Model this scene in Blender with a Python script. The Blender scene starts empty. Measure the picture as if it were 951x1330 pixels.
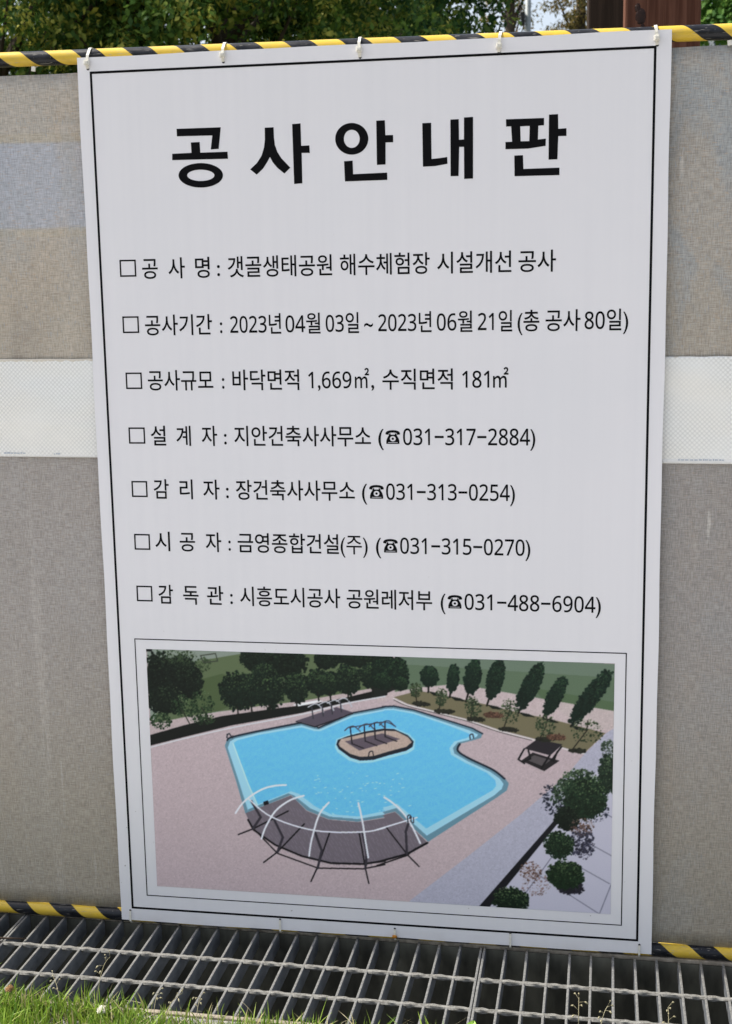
import bpy, bmesh, math, random
import numpy as np
from mathutils import Vector, Matrix

random.seed(7)
rng = np.random.default_rng(11)
SC = bpy.context.scene
COL = SC.collection
R = math.radians

# ------------------------------------------------------------------ camera, sky, sun, exposure
cam_d = bpy.data.cameras.new('camera')
cam = bpy.data.objects.new('camera', cam_d)
COL.objects.link(cam)
ax = Vector((0.98613417, 0.16513739, -0.01640276))
ay = -Vector((0.01218614, -0.17063452, -0.98525903))
az = -Vector((-0.16550198, 0.97139771, -0.17028092))
cam.matrix_world = Matrix(((ax.x, ay.x, az.x, 1.04680), (ax.y, ay.y, az.y, -2.68029), (ax.z, ay.z, az.z, 1.43453), (0, 0, 0, 1)))
cam_d.sensor_fit = 'VERTICAL'
cam_d.sensor_height = 36.0
cam_d.lens = 36.0 * 1694.3 / 1330.0
cam_d.clip_start = 0.05
cam_d.clip_end = 2000.0
cam_d.dof.use_dof = True
cam_d.dof.focus_distance = 2.78
cam_d.dof.aperture_fstop = 10.0
SC.camera = cam

SUN_EL, SUN_AZ = 52.0, -88.0         # azimuth clockwise from +Y
world = bpy.data.worlds.new('World')
SC.world = world
world.use_nodes = True
wn = world.node_tree
sky = wn.nodes.new('ShaderNodeTexSky')
sky.sky_type = 'NISHITA'
sky.sun_disc = False
sky.sun_elevation = R(SUN_EL)
sky.sun_rotation = R(SUN_AZ)
sky.air_density = 1.0
sky.dust_density = 3.0
sky.ozone_density = 1.0
thin = wn.nodes.new('ShaderNodeHueSaturation')      # thin high cloud takes most of the blue out of the sky
thin.inputs['Saturation'].default_value = 0.55
wn.links.new(sky.outputs[0], thin.inputs['Color'])
wn.links.new(thin.outputs[0], wn.nodes['Background'].inputs[0])
wn.nodes['Background'].inputs[1].default_value = 0.15
sun_d = bpy.data.lights.new('sun', 'SUN')
sun_d.energy = 4.4
sun_d.angle = R(0.55)
sun_d.color = (1.0, 0.95, 0.86)
sun = bpy.data.objects.new('sun', sun_d)
COL.objects.link(sun)
sv = Vector((math.sin(R(SUN_AZ)) * math.cos(R(SUN_EL)), math.cos(R(SUN_AZ)) * math.cos(R(SUN_EL)), math.sin(R(SUN_EL))))
sun.rotation_euler = sv.to_track_quat('Z', 'Y').to_euler()
sun.location = (0, 0, 12)
SC.view_settings.view_transform = 'Standard'
SC.view_settings.look = 'None'
SC.view_settings.gamma = 1.0
SC.view_settings.use_curve_mapping = False
SC.view_settings.exposure = 0.60
SC.render.engine = 'CYCLES'
SC.cycles.max_bounces = 8
SC.cycles.transparent_max_bounces = 8

# ------------------------------------------------------------------ helpers
def lin(c):
    out = []
    for v in c:
        v = v / 255.0
        out.append(v / 12.92 if v <= 0.04045 else ((v + 0.055) / 1.055) ** 2.4)
    return tuple(out)

class NT:
    """small node-tree writer"""
    def __init__(self, name, rough=0.6, color=(0.5, 0.5, 0.5), spec=0.5, metal=0.0):
        self.m = bpy.data.materials.new(name)
        self.m.use_nodes = True
        self.t = self.m.node_tree
        self.b = self.t.nodes['Principled BSDF']
        self.b.inputs['Base Color'].default_value = (*color, 1)
        self.b.inputs['Roughness'].default_value = rough
        self.b.inputs['Specular IOR Level'].default_value = spec
        self.b.inputs['Metallic'].default_value = metal
        self._co = None
    def node(self, typ, **kw):
        n = self.t.nodes.new(typ)
        for k, v in kw.items(): setattr(n, k, v)
        return n
    def put(self, sock, val):
        if hasattr(val, 'is_output') or isinstance(val, bpy.types.NodeSocket): self.t.links.new(val, sock)
        elif isinstance(val, (tuple, list)) and len(val) == 3 and sock.type == 'RGBA': sock.default_value = (*val, 1)
        else: sock.default_value = val
    def co(self):
        if self._co is None: self._co = self.node('ShaderNodeTexCoord').outputs['Object']
        return self._co
    def xyz(self):
        n = self.node('ShaderNodeSeparateXYZ'); self.t.links.new(self.co(), n.inputs[0]); return n.outputs
    def scaled(self, s, rot=(0, 0, 0)):
        n = self.node('ShaderNodeMapping'); self.t.links.new(self.co(), n.inputs[0])
        n.inputs['Scale'].default_value = s; n.inputs['Rotation'].default_value = rot; return n.outputs[0]
    def noise(self, vec, scale=1.0, detail=3.0, rough=0.5, dist=0.0):
        n = self.node('ShaderNodeTexNoise'); self.put(n.inputs['Vector'], vec)
        n.inputs['Scale'].default_value = scale; n.inputs['Detail'].default_value = detail
        n.inputs['Roughness'].default_value = rough; n.inputs['Distortion'].default_value = dist
        return n.outputs['Fac']
    def math(self, op, a, b=0.0, c=0.0, clamp=False):
        n = self.node('ShaderNodeMath', operation=op, use_clamp=clamp)
        self.put(n.inputs[0], a); self.put(n.inputs[1], b); self.put(n.inputs[2], c); return n.outputs[0]
    def step(self, v, lo, hi, a=0.0, b=1.0):
        n = self.node('ShaderNodeMapRange', interpolation_type='SMOOTHSTEP')
        self.put(n.inputs[0], v); n.inputs[1].default_value = lo; n.inputs[2].default_value = hi
        n.inputs[3].default_value = a; n.inputs[4].default_value = b; return n.outputs[0]
    def mix(self, fac, a, b, mode='MIX'):
        n = self.node('ShaderNodeMix', data_type='RGBA', blend_type=mode)
        self.put(n.inputs[0], fac); self.put(n.inputs[6], a); self.put(n.inputs[7], b); return n.outputs[2]
    def bump(self, h, strength=0.3, dist=0.002):
        n = self.node('ShaderNodeBump'); n.inputs['Strength'].default_value = strength
        n.inputs['Distance'].default_value = dist; self.put(n.inputs['Height'], h)
        self.t.links.new(n.outputs[0], self.b.inputs['Normal'])
    def color(self, v): self.put(self.b.inputs['Base Color'], v)
    def island(self): return self.node('ShaderNodeNewGeometry').outputs['Random Per Island']

def link_mesh(name, me, mat=None, parent=None):
    o = bpy.data.objects.new(name, me)
    COL.objects.link(o)
    if mat is not None:
        for m in (mat if isinstance(mat, (list, tuple)) else [mat]): me.materials.append(m)
    if parent is not None: o.parent = parent
    return o

def from_bm(name, bm, mat=None, parent=None, smooth=False):
    me = bpy.data.meshes.new(name)
    bm.normal_update()
    bm.to_mesh(me); bm.free()
    if smooth: me.polygons.foreach_set('use_smooth', [True] * len(me.polygons))
    return link_mesh(name, me, mat, parent)

def from_np(name, verts, faces, mat=None, parent=None, smooth=False):
    """verts (n,3), faces (m,k) all of one size"""
    me = bpy.data.meshes.new(name)
    v = np.asarray(verts, dtype=np.float32); f = np.asarray(faces, dtype=np.int32)
    me.vertices.add(len(v)); me.vertices.foreach_set('co', v.ravel())
    k = f.shape[1]
    me.loops.add(f.size); me.loops.foreach_set('vertex_index', f.ravel())
    me.polygons.add(len(f))
    me.polygons.foreach_set('loop_start', np.arange(0, f.size, k, dtype=np.int32))
    me.update(calc_edges=True); me.validate()
    if smooth: me.polygons.foreach_set('use_smooth', np.ones(len(me.polygons), dtype=bool))
    return link_mesh(name, me, mat, parent)

def tag(o, label=None, cat=None, group=None, kind=None):
    if label: o['label'] = label
    if cat: o['category'] = cat
    if group: o['group'] = group
    if kind: o['kind'] = kind
    return o

def empty(name, loc=(0, 0, 0), rz=0.0):
    o = bpy.data.objects.new(name, None)
    COL.objects.link(o); o.location = loc; o.rotation_euler = (0, 0, rz); o.empty_display_size = 0.1
    return o

def box(bm, x0, x1, y0, y1, z0, z1, bev=0.0):
    r = bmesh.ops.create_cube(bm, size=1.0)
    for v in r['verts']:
        v.co = Vector((x0 + (v.co.x + .5) * (x1 - x0), y0 + (v.co.y + .5) * (y1 - y0), z0 + (v.co.z + .5) * (z1 - z0)))
    if bev > 0:
        es = list({e for v in r['verts'] for e in v.link_edges})
        bmesh.ops.bevel(bm, geom=es, offset=bev, segments=2, affect='EDGES', profile=0.6)
    return bm

def tube(bm, pts, radii, seg=10, cap=True):
    pts = [Vector(p) for p in pts]
    rings = []
    up = Vector((0.13, 0.31, 0.94))
    for i, p in enumerate(pts):
        d = (pts[min(i + 1, len(pts) - 1)] - pts[max(i - 1, 0)]).normalized()
        a = d.cross(up)
        if a.length < 1e-3: a = d.cross(Vector((1, 0, 0)))
        a.normalize(); b = d.cross(a)
        r = radii[i] if hasattr(radii, '__len__') else radii
        rings.append([bm.verts.new(p + (a * math.cos(2 * math.pi * k / seg) + b * math.sin(2 * math.pi * k / seg)) * r) for k in range(seg)])
    for r0, r1 in zip(rings, rings[1:]):
        for k in range(seg): bm.faces.new((r0[k], r0[(k + 1) % seg], r1[(k + 1) % seg], r1[k]))
    if cap:
        bm.faces.new(list(reversed(rings[0]))); bm.faces.new(rings[-1])
    return bm

def outline_mesh(name, loops, mat, parent, y):
    """flat filled shape (even-odd holes) standing on the sign's face; loops in metres (x, z)"""
    c = bpy.data.curves.new(name, 'CURVE'); c.dimensions = '2D'; c.fill_mode = 'BOTH'
    for lp in loops:
        s = c.splines.new('POLY'); s.points.add(len(lp) - 1); s.use_cyclic_u = True
        for p, (x, z) in zip(s.points, lp): p.co = (x, z, 0, 1)
    t = bpy.data.objects.new(name, c)
    COL.objects.link(t); bpy.context.view_layer.update()
    me = bpy.data.meshes.new_from_object(t.evaluated_get(bpy.context.evaluated_depsgraph_get()))
    bpy.data.objects.remove(t); bpy.data.curves.remove(c)
    me.transform(Matrix(((1, 0, 0, 0), (0, 0, -1, y), (0, 1, 0, 0), (0, 0, 0, 1))))
    me.name = name
    me.materials.clear()
    return link_mesh(name, me, mat, parent)

_glyphs = {}
def text_mesh(s, off):
    """2D vertices and faces of a run of characters in the built-in face (em units)"""
    if (s, off) in _glyphs: return _glyphs[(s, off)]
    c = bpy.data.curves.new('lettering', 'FONT'); c.body = s; c.offset = off; c.resolution_u = 4
    t = bpy.data.objects.new('lettering', c)
    COL.objects.link(t); bpy.context.view_layer.update()
    me = bpy.data.meshes.new_from_object(t.evaluated_get(bpy.context.evaluated_depsgraph_get()))
    v = np.array([(p.co.x, p.co.y) for p in me.vertices]); f = [tuple(p.vertices) for p in me.polygons]
    bpy.data.objects.remove(t); bpy.data.curves.remove(c); bpy.data.meshes.remove(me)
    _glyphs[(s, off)] = (v, f)
    return v, f

# ------------------------------------------------------------------ materials
def m_sign():
    n = NT('printed_vinyl', 0.5, (0.78, 0.78, 0.80), 0.2)
    streak = n.noise(n.scaled((60, 1, 1.2)), 1.0, 2.0)
    col = n.mix(streak, (0.765, 0.754, 0.778), (0.81, 0.798, 0.817))
    blot = n.noise(n.scaled((2.2, 1, 2.2)), 1.0, 4.0, 0.6)
    col = n.mix(n.step(blot, .45, .75, 0, .35), col, (0.74, 0.745, 0.77))
    # mud splashes in the lower part, a few flecks
    z = n.xyz()[2]
    sp = n.noise(n.scaled((95, 1, 95)), 1.0, 1.0)
    low = n.step(z, 0.45, 0.0)
    fle = n.math('MULTIPLY', n.step(sp, .77, .80), n.step(z, 1.0, 0.05, 0.05, .8))
    col = n.mix(n.math('MULTIPLY', fle, .7), col, (0.22, 0.19, 0.15))
    film = n.math('MULTIPLY', n.step(z, 0.03, 0.0), n.step(n.noise(n.scaled((18, 1, 30)), 1.0, 4.0), .35, .7))
    col = n.mix(n.math('MULTIPLY', film, .15), col, (0.42, 0.37, 0.29))
    n.color(col)
    wv = n.noise(n.scaled((2.4, 1, .8), (0, R(9), 0)), 1.0, 2.0, .5, .3)
    n.bump(n.math('ADD', wv, n.math('MULTIPLY', n.noise(n.scaled((14, 1, 2.5)), 1.0, 2.0), .02)), 0.28, 0.03)
    return n.m

def m_ink():
    n = NT('black_ink', 0.7, (0.005, 0.005, 0.006), 0.05)
    n.color(n.mix(n.noise(n.scaled((30, 1, 30)), 1.0, 3.0), (0.004, 0.004, 0.005), (0.008, 0.008, 0.009)))
    return n.m

def m_print():
    n = NT('photo_print', 0.5, (1, 1, 1), 0.2)
    a = n.node('ShaderNodeAttribute', attribute_name='print')
    g = n.noise(n.scaled((380, 1, 380)), 1.0, 2.0)
    n.color(n.mix(0.22, a.outputs['Color'], n.mix(g, (0.25, 0.25, 0.25), (0.75, 0.75, 0.75)), 'OVERLAY'))
    return n.m

def m_fabric():
    n = NT('woven_screen', 0.75, (0.3, 0.28, 0.26), 0.25)
    x, y, z = n.xyz()
    # threads in both directions
    h = n.noise(n.scaled((42, 1, 640)), 1.0, 4.0, .70)
    v = n.noise(n.scaled((600, 1, 46)), 1.0, 4.0, .70)
    weave = n.math('ADD', h, v)
    wv = n.step(weave, .78, 1.22)
    low = n.mix(n.step(z, .05, .8), (0.365, 0.325, 0.262), (0.368, 0.340, 0.316))
    hi = n.mix(n.step(z, 1.3, 1.62), (0.445, 0.400, 0.332), (0.450, 0.415, 0.365))
    base = n.mix(n.step(z, 1.15, 1.25), low, hi)
    # light and view through the upper left cloth, painted into its colour
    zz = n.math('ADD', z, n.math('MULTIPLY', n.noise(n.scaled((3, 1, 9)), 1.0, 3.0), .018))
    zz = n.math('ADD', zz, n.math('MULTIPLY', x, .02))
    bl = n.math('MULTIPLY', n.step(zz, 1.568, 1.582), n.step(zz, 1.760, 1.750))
    edgel = n.math('ADD', n.math('MULTIPLY', n.step(zz, 1.752, 1.758), n.step(zz, 1.776, 1.770)), n.math('MULTIPLY', n.step(zz, 1.556, 1.562), n.step(zz, 1.580, 1.574)))  # tan edges of the painted see-through band
    edgef = n.math('MULTIPLY', edgel, n.step(x, .7, .4))
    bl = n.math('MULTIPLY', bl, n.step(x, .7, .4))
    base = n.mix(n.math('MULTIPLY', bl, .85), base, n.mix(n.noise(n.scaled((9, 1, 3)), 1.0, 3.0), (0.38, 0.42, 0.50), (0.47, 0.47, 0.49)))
    base = n.mix(n.math('MULTIPLY', edgef, .55), base, (0.47, 0.42, 0.33))
    # colour drift of the threads: rusty and bluish runs on a slant
    d1 = n.noise(n.scaled((5.0, 1, 2.0), (0, R(38), 0)), 1.0, 3.0, .6, .6)
    d2 = n.noise(n.scaled((8, 1, 3.5), (0, R(30), 0)), 1.0, 3.0, .6, .8)
    up = n.math('MULTIPLY', n.step(z, 1.15, 1.65, .22, 1.0), n.step(x, .2, .9, .45, 1.0))
    base = n.mix(n.math('MULTIPLY', n.step(d1, .52, .68), n.math('MULTIPLY', up, .6)), base, (0.50, 0.385, 0.26))
    base = n.mix(n.math('MULTIPLY', n.step(d2, .50, .66), n.math('MULTIPLY', up, .60)), base, (0.36, 0.40, 0.425))
    base = n.mix(n.step(x, .5, 1.1, 0, .16), base, (0.10, 0.11, 0.12))
    # dust runs, stains
    st = n.noise(n.scaled((16, 1, 1.1)), 1.0, 4.0, .6)
    base = n.mix(n.step(st, .55, .75, 0, .28), base, (0.58, 0.54, 0.49))
    st2 = n.noise(n.scaled((4, 1, 1.6)), 1.0, 5.0, .6)
    base = n.mix(n.step(st2, .50, .72, 0, .42), base, (0.24, 0.215, 0.185))
    # short pale drip marks
    dr = n.noise(n.scaled((42, 1, 5.0)), 1.0, 1.0)
    base = n.mix(n.step(dr, .72, .80, 0, .45), base, (0.66, 0.63, 0.58))
    dr2 = n.noise(n.scaled((34, 1, 3.2), (0, R(4), 0)), 1.0, 2.0)
    base = n.mix(n.step(dr2, .70, .78, 0, .35), base, (0.20, 0.185, 0.15))
    # muddy hem
    mud = n.math('MULTIPLY', n.step(z, .11, .015), n.step(n.noise(n.scaled((14, 1, 24)), 1.0, 4.0), .3, .7))
    base = n.mix(n.math('MULTIPLY', mud, .6), base, (0.40, 0.345, 0.27))
    col = n.mix(1.0, base, n.mix(wv, (0.74, 0.73, 0.72), (1.29, 1.29, 1.29)), 'MULTIPLY')
    # odd coloured threads
    t1 = n.noise(n.scaled((70, 1, 330), (0, R(3), 0)), 1.0, 2.0)
    t2 = n.noise(n.scaled((330, 1, 60), (0, R(-2), 0)), 1.0, 2.0)
    amt = n.step(z, .9, 1.6, .22, .55)
    col = n.mix(n.math('MULTIPLY', n.step(t1, .58, .70), amt), col, (0.50, 0.37, 0.26))
    col = n.mix(n.math('MULTIPLY', n.step(t2, .58, .70), amt), col, (0.31, 0.36, 0.41))
    n.color(col)
    fold = n.noise(n.scaled((3.2, 1, .9), (0, R(14), 0)), 1.0, 3.0, .5, .4)
    n.bump(n.math('ADD', n.math('MULTIPLY', weave, .03), fold), 0.55, 0.03)
    return n.m

def m_band():
    n = NT('reflective_tape', 0.34, (0.7, 0.7, 0.66), 0.5)
    x, y, z = n.xyz()
    vz = n.node('ShaderNodeTexVoronoi', feature='F1')
    n.put(vz.inputs['Vector'], n.scaled((1.0, 1, 1.0), (0, R(45), 0)))
    vz.inputs['Scale'].default_value = 150.0; vz.inputs['Randomness'].default_value = 0.04
    cell = n.step(vz.outputs['Distance'], .22, .60)
    wear = n.noise(n.scaled((5, 1, 6)), 1.0, 4.0)
    vis = n.step(wear, .25, .62, .25, 1.0)
    b0 = n.mix(n.step(n.noise(n.scaled((2.2, 1, 5)), 1.0, 3.0), .35, .65), (0.86, 0.88, 0.87), (0.90, 0.88, 0.82))
    col = n.mix(n.math('MULTIPLY', n.math('MULTIPLY', cell, vis), .42), b0, (0.46, 0.46, 0.45))
    # ragged grubby upper edge, blank lower selvedge
    e = n.math('ADD', z, n.math('MULTIPLY', n.noise(n.scaled((70, 1, 70)), 1.0, 3.0), .012))
    col = n.mix(n.step(e, 1.2905, 1.2935, 0, .8), col, (0.62, 0.55, 0.43))
    col = n.mix(n.step(z, 1.0805, 1.0795), col, (0.80, 0.80, 0.79))
    drt = n.noise(n.scaled((60, 1, 60)), 1.0, 3.0, .7)
    col = n.mix(n.step(drt, .66, .76, 0, .25), col, (0.40, 0.37, 0.30))
    n.color(col)
    wr = n.noise(n.scaled((7, 1, 16)), 1.0, 3.0, .5, .5)
    n.bump(n.math('ADD', n.math('MULTIPLY', cell, .12), wr), .5, .006)
    return n.m

def m_tube(name, pitch, c0):
    n = NT(name, 0.27, (0.5, 0.4, 0.05), 0.32)
    x, y, z = n.xyz()
    th = n.math('ARCTAN2', z, n.math('MULTIPLY', y, -1.0))
    wob = n.math('MULTIPLY', n.noise(n.scaled((9, 9, 9)), 1.0, 2.0), .08)
    ph = n.math('ADD', n.math('ADD', n.math('MULTIPLY', x, 1.0 / pitch), n.math('MULTIPLY', th, 0.15915494)), wob)
    fr = n.math('FRACT', n.math('SUBTRACT', ph, c0))
    yel = n.math('MULTIPLY', n.step(fr, 0.0, .012), n.step(fr, .525, .513))
    gr = n.noise(n.scaled((30, 60, 60)), 1.0, 4.0, .65)
    sp = n.noise(n.scaled((240, 240, 240)), 1.0, 2.0)
    ye = n.mix(n.step(gr, .4, .75), (0.66, 0.45, 0.05), (0.56, 0.38, 0.06))
    bk = n.mix(n.step(gr, .35, .75), (0.006, 0.007, 0.010), (0.020, 0.021, 0.026))
    col = n.mix(yel, bk, ye)
    fade = n.noise(n.scaled((7, 22, 22)), 1.0, 4.0, .65)
    col = n.mix(n.step(fade, .5, .75, 0, .35), col, n.mix(yel, (0.06, 0.06, 0.065), (0.78, 0.60, 0.20)))
    sc = n.noise(n.scaled((40, 300, 300)), 1.0, 2.0)
    col = n.mix(n.step(sc, .64, .71, 0, .55), col, (0.33, 0.31, 0.27))
    col = n.mix(n.step(sp, .70, .80, 0, .6), col, (0.45, 0.42, 0.36))
    n.color(col)
    n.put(n.b.inputs['Roughness'], n.step(gr, .3, .8, .26, .46))
    n.bump(gr, .12, .002)
    return n.m

def m_plain(name, a, b, scale, rough=0.6, spec=0.4, metal=0.0, bump=0.0, stretch=(1, 1, 1), detail=4.0):
    n = NT(name, rough, a, spec, metal)
    f = n.noise(n.scaled(tuple(scale * s for s in stretch)), 1.0, detail, .6)
    n.color(n.mix(n.step(f, .3, .7), a, b))
    if bump: n.bump(f, bump, .004)
    return n.m

def m_steel():
    n = NT('galvanised_steel', 0.52, (0.3, 0.31, 0.33), 0.5, 0.35)
    f = n.noise(n.scaled((22, 22, 45)), 1.0, 5.0, .65)
    g = n.noise(n.scaled((160, 160, 160)), 1.0, 3.0, .6)
    col = n.mix(n.step(f, .3, .7), (0.125, 0.140, 0.160), (0.25, 0.265, 0.285))
    col = n.mix(n.step(g, .58, .75, 0, .5), col, (0.15, 0.14, 0.125))
    nz = n.node('ShaderNodeNewGeometry')
    z = n.xyz()[2]
    # trodden, bleached top edge
    col = n.mix(n.step(z, -.004, -.0005, 0, .6), col, n.mix(n.step(g, .35, .65), (0.17, 0.16, 0.14), (0.33, 0.315, 0.285)))
    n.color(col)
    ru = n.noise(n.scaled((6, 9, 14)), 1.0, 4.0, .65)
    col = n.mix(n.step(ru, .60, .74, 0, .55), col, (0.12, 0.085, 0.055))
    n.color(col)
    n.put(n.b.inputs['Roughness'], n.step(f, .3, .7, .42, .62))
    n.bump(g, .25, .001)
    return n.m

def m_rod():
    n = NT('worn_twisted_rod', 0.7, (0.5, 0.5, 0.48), 0.2, 0.05)
    g = n.noise(n.scaled((90, 200, 200)), 1.0, 4.0, .7)
    n.color(n.mix(n.step(g, .35, .72), (0.25, 0.245, 0.228), (0.10, 0.094, 0.084)))
    n.bump(g, .3, .001)
    return n.m

def m_leaf(name, dark, light, lit_tip, lit_tipamt, trans=0.25):
    n = NT(name, 0.5, dark, 0.35)
    r = n.island()
    pz = n.noise(n.scaled((3.2, 3.2, 3.2)), 1.0, 2.0)
    col = n.mix(r, dark, light)
    f = n.math('MULTIPLY', n.step(pz, .42, .58), n.step(r, .3, .8))  # yellow tips in patches, brightened to paint in sunlit highlights
    col = n.mix(n.math('MULTIPLY', f, lit_tipamt), col, lit_tip)
    n.color(col)
    tr = n.node('ShaderNodeBsdfTranslucent'); n.put(tr.inputs[0], col)
    n.b.inputs['Specular IOR Level'].default_value = .16; n.b.inputs['Roughness'].default_value = .6
    mx = n.node('ShaderNodeMixShader'); mx.inputs[0].default_value = trans
    o = n.t.nodes['Material Output']
    n.t.links.new(n.b.outputs[0], mx.inputs[1]); n.t.links.new(tr.outputs[0], mx.inputs[2]); n.t.links.new(mx.outputs[0], o.inputs[0])
    return n.m

def m_wood(name, a, b, c):
    n = NT(name, 0.75, a, 0.12)
    w = n.noise(n.scaled((62, 62, 1.9)), 1.0, 4.0, .62, .5)
    w2 = n.noise(n.scaled((9, 9, .8)), 1.0, 3.0, .6, .4)
    col = n.mix(n.step(w, .3, .7), a, b)
    col = n.mix(n.step(w2, .45, .75, 0, .6), col, c)
    n.color(col); n.bump(w, .35, .004)
    return n.m

M = dict(
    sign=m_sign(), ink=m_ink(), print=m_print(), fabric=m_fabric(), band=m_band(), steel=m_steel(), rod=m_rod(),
    tie=m_plain('cable_tie_nylon', (0.78, 0.76, 0.68), (0.66, 0.63, 0.55), 160, .4, .5),
    concrete=m_plain('gravel_concrete', (0.36, 0.35, 0.33), (0.19, 0.185, 0.17), 130, .9, .2, 0, .8),
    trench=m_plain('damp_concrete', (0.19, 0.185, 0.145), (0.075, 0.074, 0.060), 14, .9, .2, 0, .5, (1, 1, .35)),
    rim=m_plain('rusty_angle_iron', (0.38, 0.33, 0.265), (0.20, 0.17, 0.135), 60, .7, .3, .1, .3),
    slab=m_plain('bounce_slab', (0.50, 0.485, 0.475), (0.42, 0.405, 0.40), 5, .85, .2, 0, .2),  # pale, so the added paving bounces light
    soil=m_plain('grassy_soil', (0.085, 0.085, 0.045), (0.13, 0.115, 0.07), 9, .95, .1, 0, .6),
    bark=m_plain('tree_bark', (0.085, 0.068, 0.05), (0.045, 0.036, 0.028), 26, .9, .2, 0, .6, (1, 1, .25)),
    leaf_dense=m_leaf('dense_leaf', (0.030, 0.080, 0.020), (0.15, 0.26, 0.045), (0.52, 0.50, 0.10), .95, .42),
    leaf_deep=m_leaf('deep_leaf', (0.022, 0.068, 0.026), (0.10, 0.22, 0.06), (0.36, 0.42, 0.08), .7, .4),
    leaf_fresh=m_leaf('fresh_leaf', (0.04, 0.14, 0.035), (0.12, 0.31, 0.075), (0.20, 0.36, 0.09), .4, .45),
    leaf_olive=m_leaf('olive_needle', (0.11, 0.11, 0.04), (0.28, 0.24, 0.085), (0.42, 0.27, 0.09), .8, .45),
    leaf_bright=m_leaf('bright_leaf', (0.06, 0.16, 0.035), (0.19, 0.36, 0.085), (0.32, 0.44, 0.11), .5, .45),
    post=m_wood('red_brown_timber', (0.085, 0.033, 0.020), (0.175, 0.078, 0.050), (0.055, 0.024, 0.016)),
    post_dark=m_wood('dark_brown_timber', (0.028, 0.018, 0.012), (0.050, 0.033, 0.023), (0.018, 0.012, 0.009)),  # darker brown timber of the rear post
    knot=m_plain('knot_wood', (0.055, 0.024, 0.016), (0.022, 0.012, 0.010), 60, .7, .3, 0, .4),
    pole=m_plain('grey_pole_paint', (0.33, 0.36, 0.37), (0.27, 0.30, 0.31), 12, .45, .5),
    black=m_plain('black_plastic', (0.02, 0.02, 0.022), (0.03, 0.03, 0.032), 40, .5, .4),
    roof=m_plain('dark_roof_sheet', (0.035, 0.042, 0.048), (0.055, 0.06, 0.066), 8, .6, .4),
    render=m_plain('pale_render', (0.72, 0.74, 0.77), (0.64, 0.67, 0.71), 3, .8, .3),
    glass=m_plain('window_glass', (0.05, 0.08, 0.12), (0.09, 0.13, 0.18), 2, .1, .6),
    petal=m_plain('clover_petal', (0.80, 0.78, 0.70), (0.66, 0.62, 0.50), 300, .6, .3),
    petal_dry=m_plain('dry_petal', (0.42, 0.26, 0.12), (0.30, 0.17, 0.08), 300, .8, .2),
    straw=m_plain('dry_straw', (0.36, 0.33, 0.22), (0.26, 0.23, 0.14), 90, .8, .2),
    twig=m_plain('dark_twig', (0.035, 0.024, 0.018), (0.06, 0.042, 0.03), 120, .9, .2),
    broad=m_plain('broad_leaf_green', (0.16, 0.30, 0.03), (0.23, 0.38, 0.05), 60, .45, .4),
    stamp=m_plain('faded_stamp', (0.42, 0.47, 0.54), (0.60, 0.63, 0.66), 300, .6, .2),
    rust=m_plain('orange_rust', (0.55, 0.24, 0.03), (0.36, 0.14, 0.03), 200, .9, .2),
)
def m_grass():
    n = NT('grass_blade', 0.5, (0.1, 0.2, 0.03), 0.35)
    r = n.island()
    z = n.xyz()[2]
    col = n.mix(r, (0.12, 0.25, 0.025), (0.36, 0.48, 0.07))
    col = n.mix(n.step(r, .79, .88), col, (0.50, 0.44, 0.22))
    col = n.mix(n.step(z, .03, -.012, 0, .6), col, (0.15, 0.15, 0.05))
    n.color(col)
    tr = n.node('ShaderNodeBsdfTranslucent'); n.put(tr.inputs[0], col)
    mx = n.node('ShaderNodeMixShader'); mx.inputs[0].default_value = .35
    o = n.t.nodes['Material Output']
    n.t.links.new(n.b.outputs[0], mx.inputs[1]); n.t.links.new(tr.outputs[0], mx.inputs[2]); n.t.links.new(mx.outputs[0], o.inputs[0])
    return n.m
M['grass'] = m_grass()

# ------------------------------------------------------------------ ground, drain channel
GZ = -0.012                     # level of the grating and the paving
SK = -0.0125                    # the channel runs a touch askew to the fence
TX0, TX1 = -1.36, 2.00          # the covered trench
def ysk(x, y): return y + SK * x
YB, YF = 0.022, -0.338          # back and front edge of the trench

bm = bmesh.new()
BIG = 600.0
def quad(bm, pts):
    return bm.faces.new([bm.verts.new(p) for p in pts])
gzb = GZ - 0.004
quad(bm, [(-BIG, -BIG, gzb), (BIG, -BIG, gzb), (BIG, ysk(TX1, YF), gzb), (TX1, ysk(TX1, YF), gzb), (TX0, ysk(TX0, YF), gzb), (-BIG, ysk(TX0, YF), gzb)])
quad(bm, [(-BIG, ysk(TX0, YB), gzb), (TX0, ysk(TX0, YB), gzb), (TX1, ysk(TX1, YB), gzb), (BIG, ysk(TX1, YB), gzb), (BIG, BIG, gzb), (-BIG, BIG, gzb)])
quad(bm, [(-BIG, ysk(TX0, YF), gzb), (TX0, ysk(TX0, YF), gzb), (TX0, ysk(TX0, YB), gzb), (-BIG, ysk(TX0, YB), gzb)])
quad(bm, [(TX1, ysk(TX1, YF), gzb), (BIG, ysk(TX1, YF), gzb), (BIG, ysk(TX1, YB), gzb), (TX1, ysk(TX1, YB), gzb)])
tag(from_bm('ground', bm, M['soil']), 'grassy ground around the drain and beyond the fence', 'ground', kind='structure')

bm = bmesh.new()
PW0, PW1 = -3.86, -.61
for i in range(-20, 20):      # paving slabs added out of view to bounce light onto the board
    for j in range(5):
        xa, ya = i * .65 + (.3 if j % 2 else 0), PW0 + j * .65
        box(bm, xa + .003, xa + .647, ya + .003, ya + .647, gzb - .05, gzb + .018 + random.uniform(-.001, .001), .004)
tag(from_bm('bounce_paving', bm, M['slab']), 'added pale paving out of view, bouncing light onto the board', 'bounce_paving', kind='structure')

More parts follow.
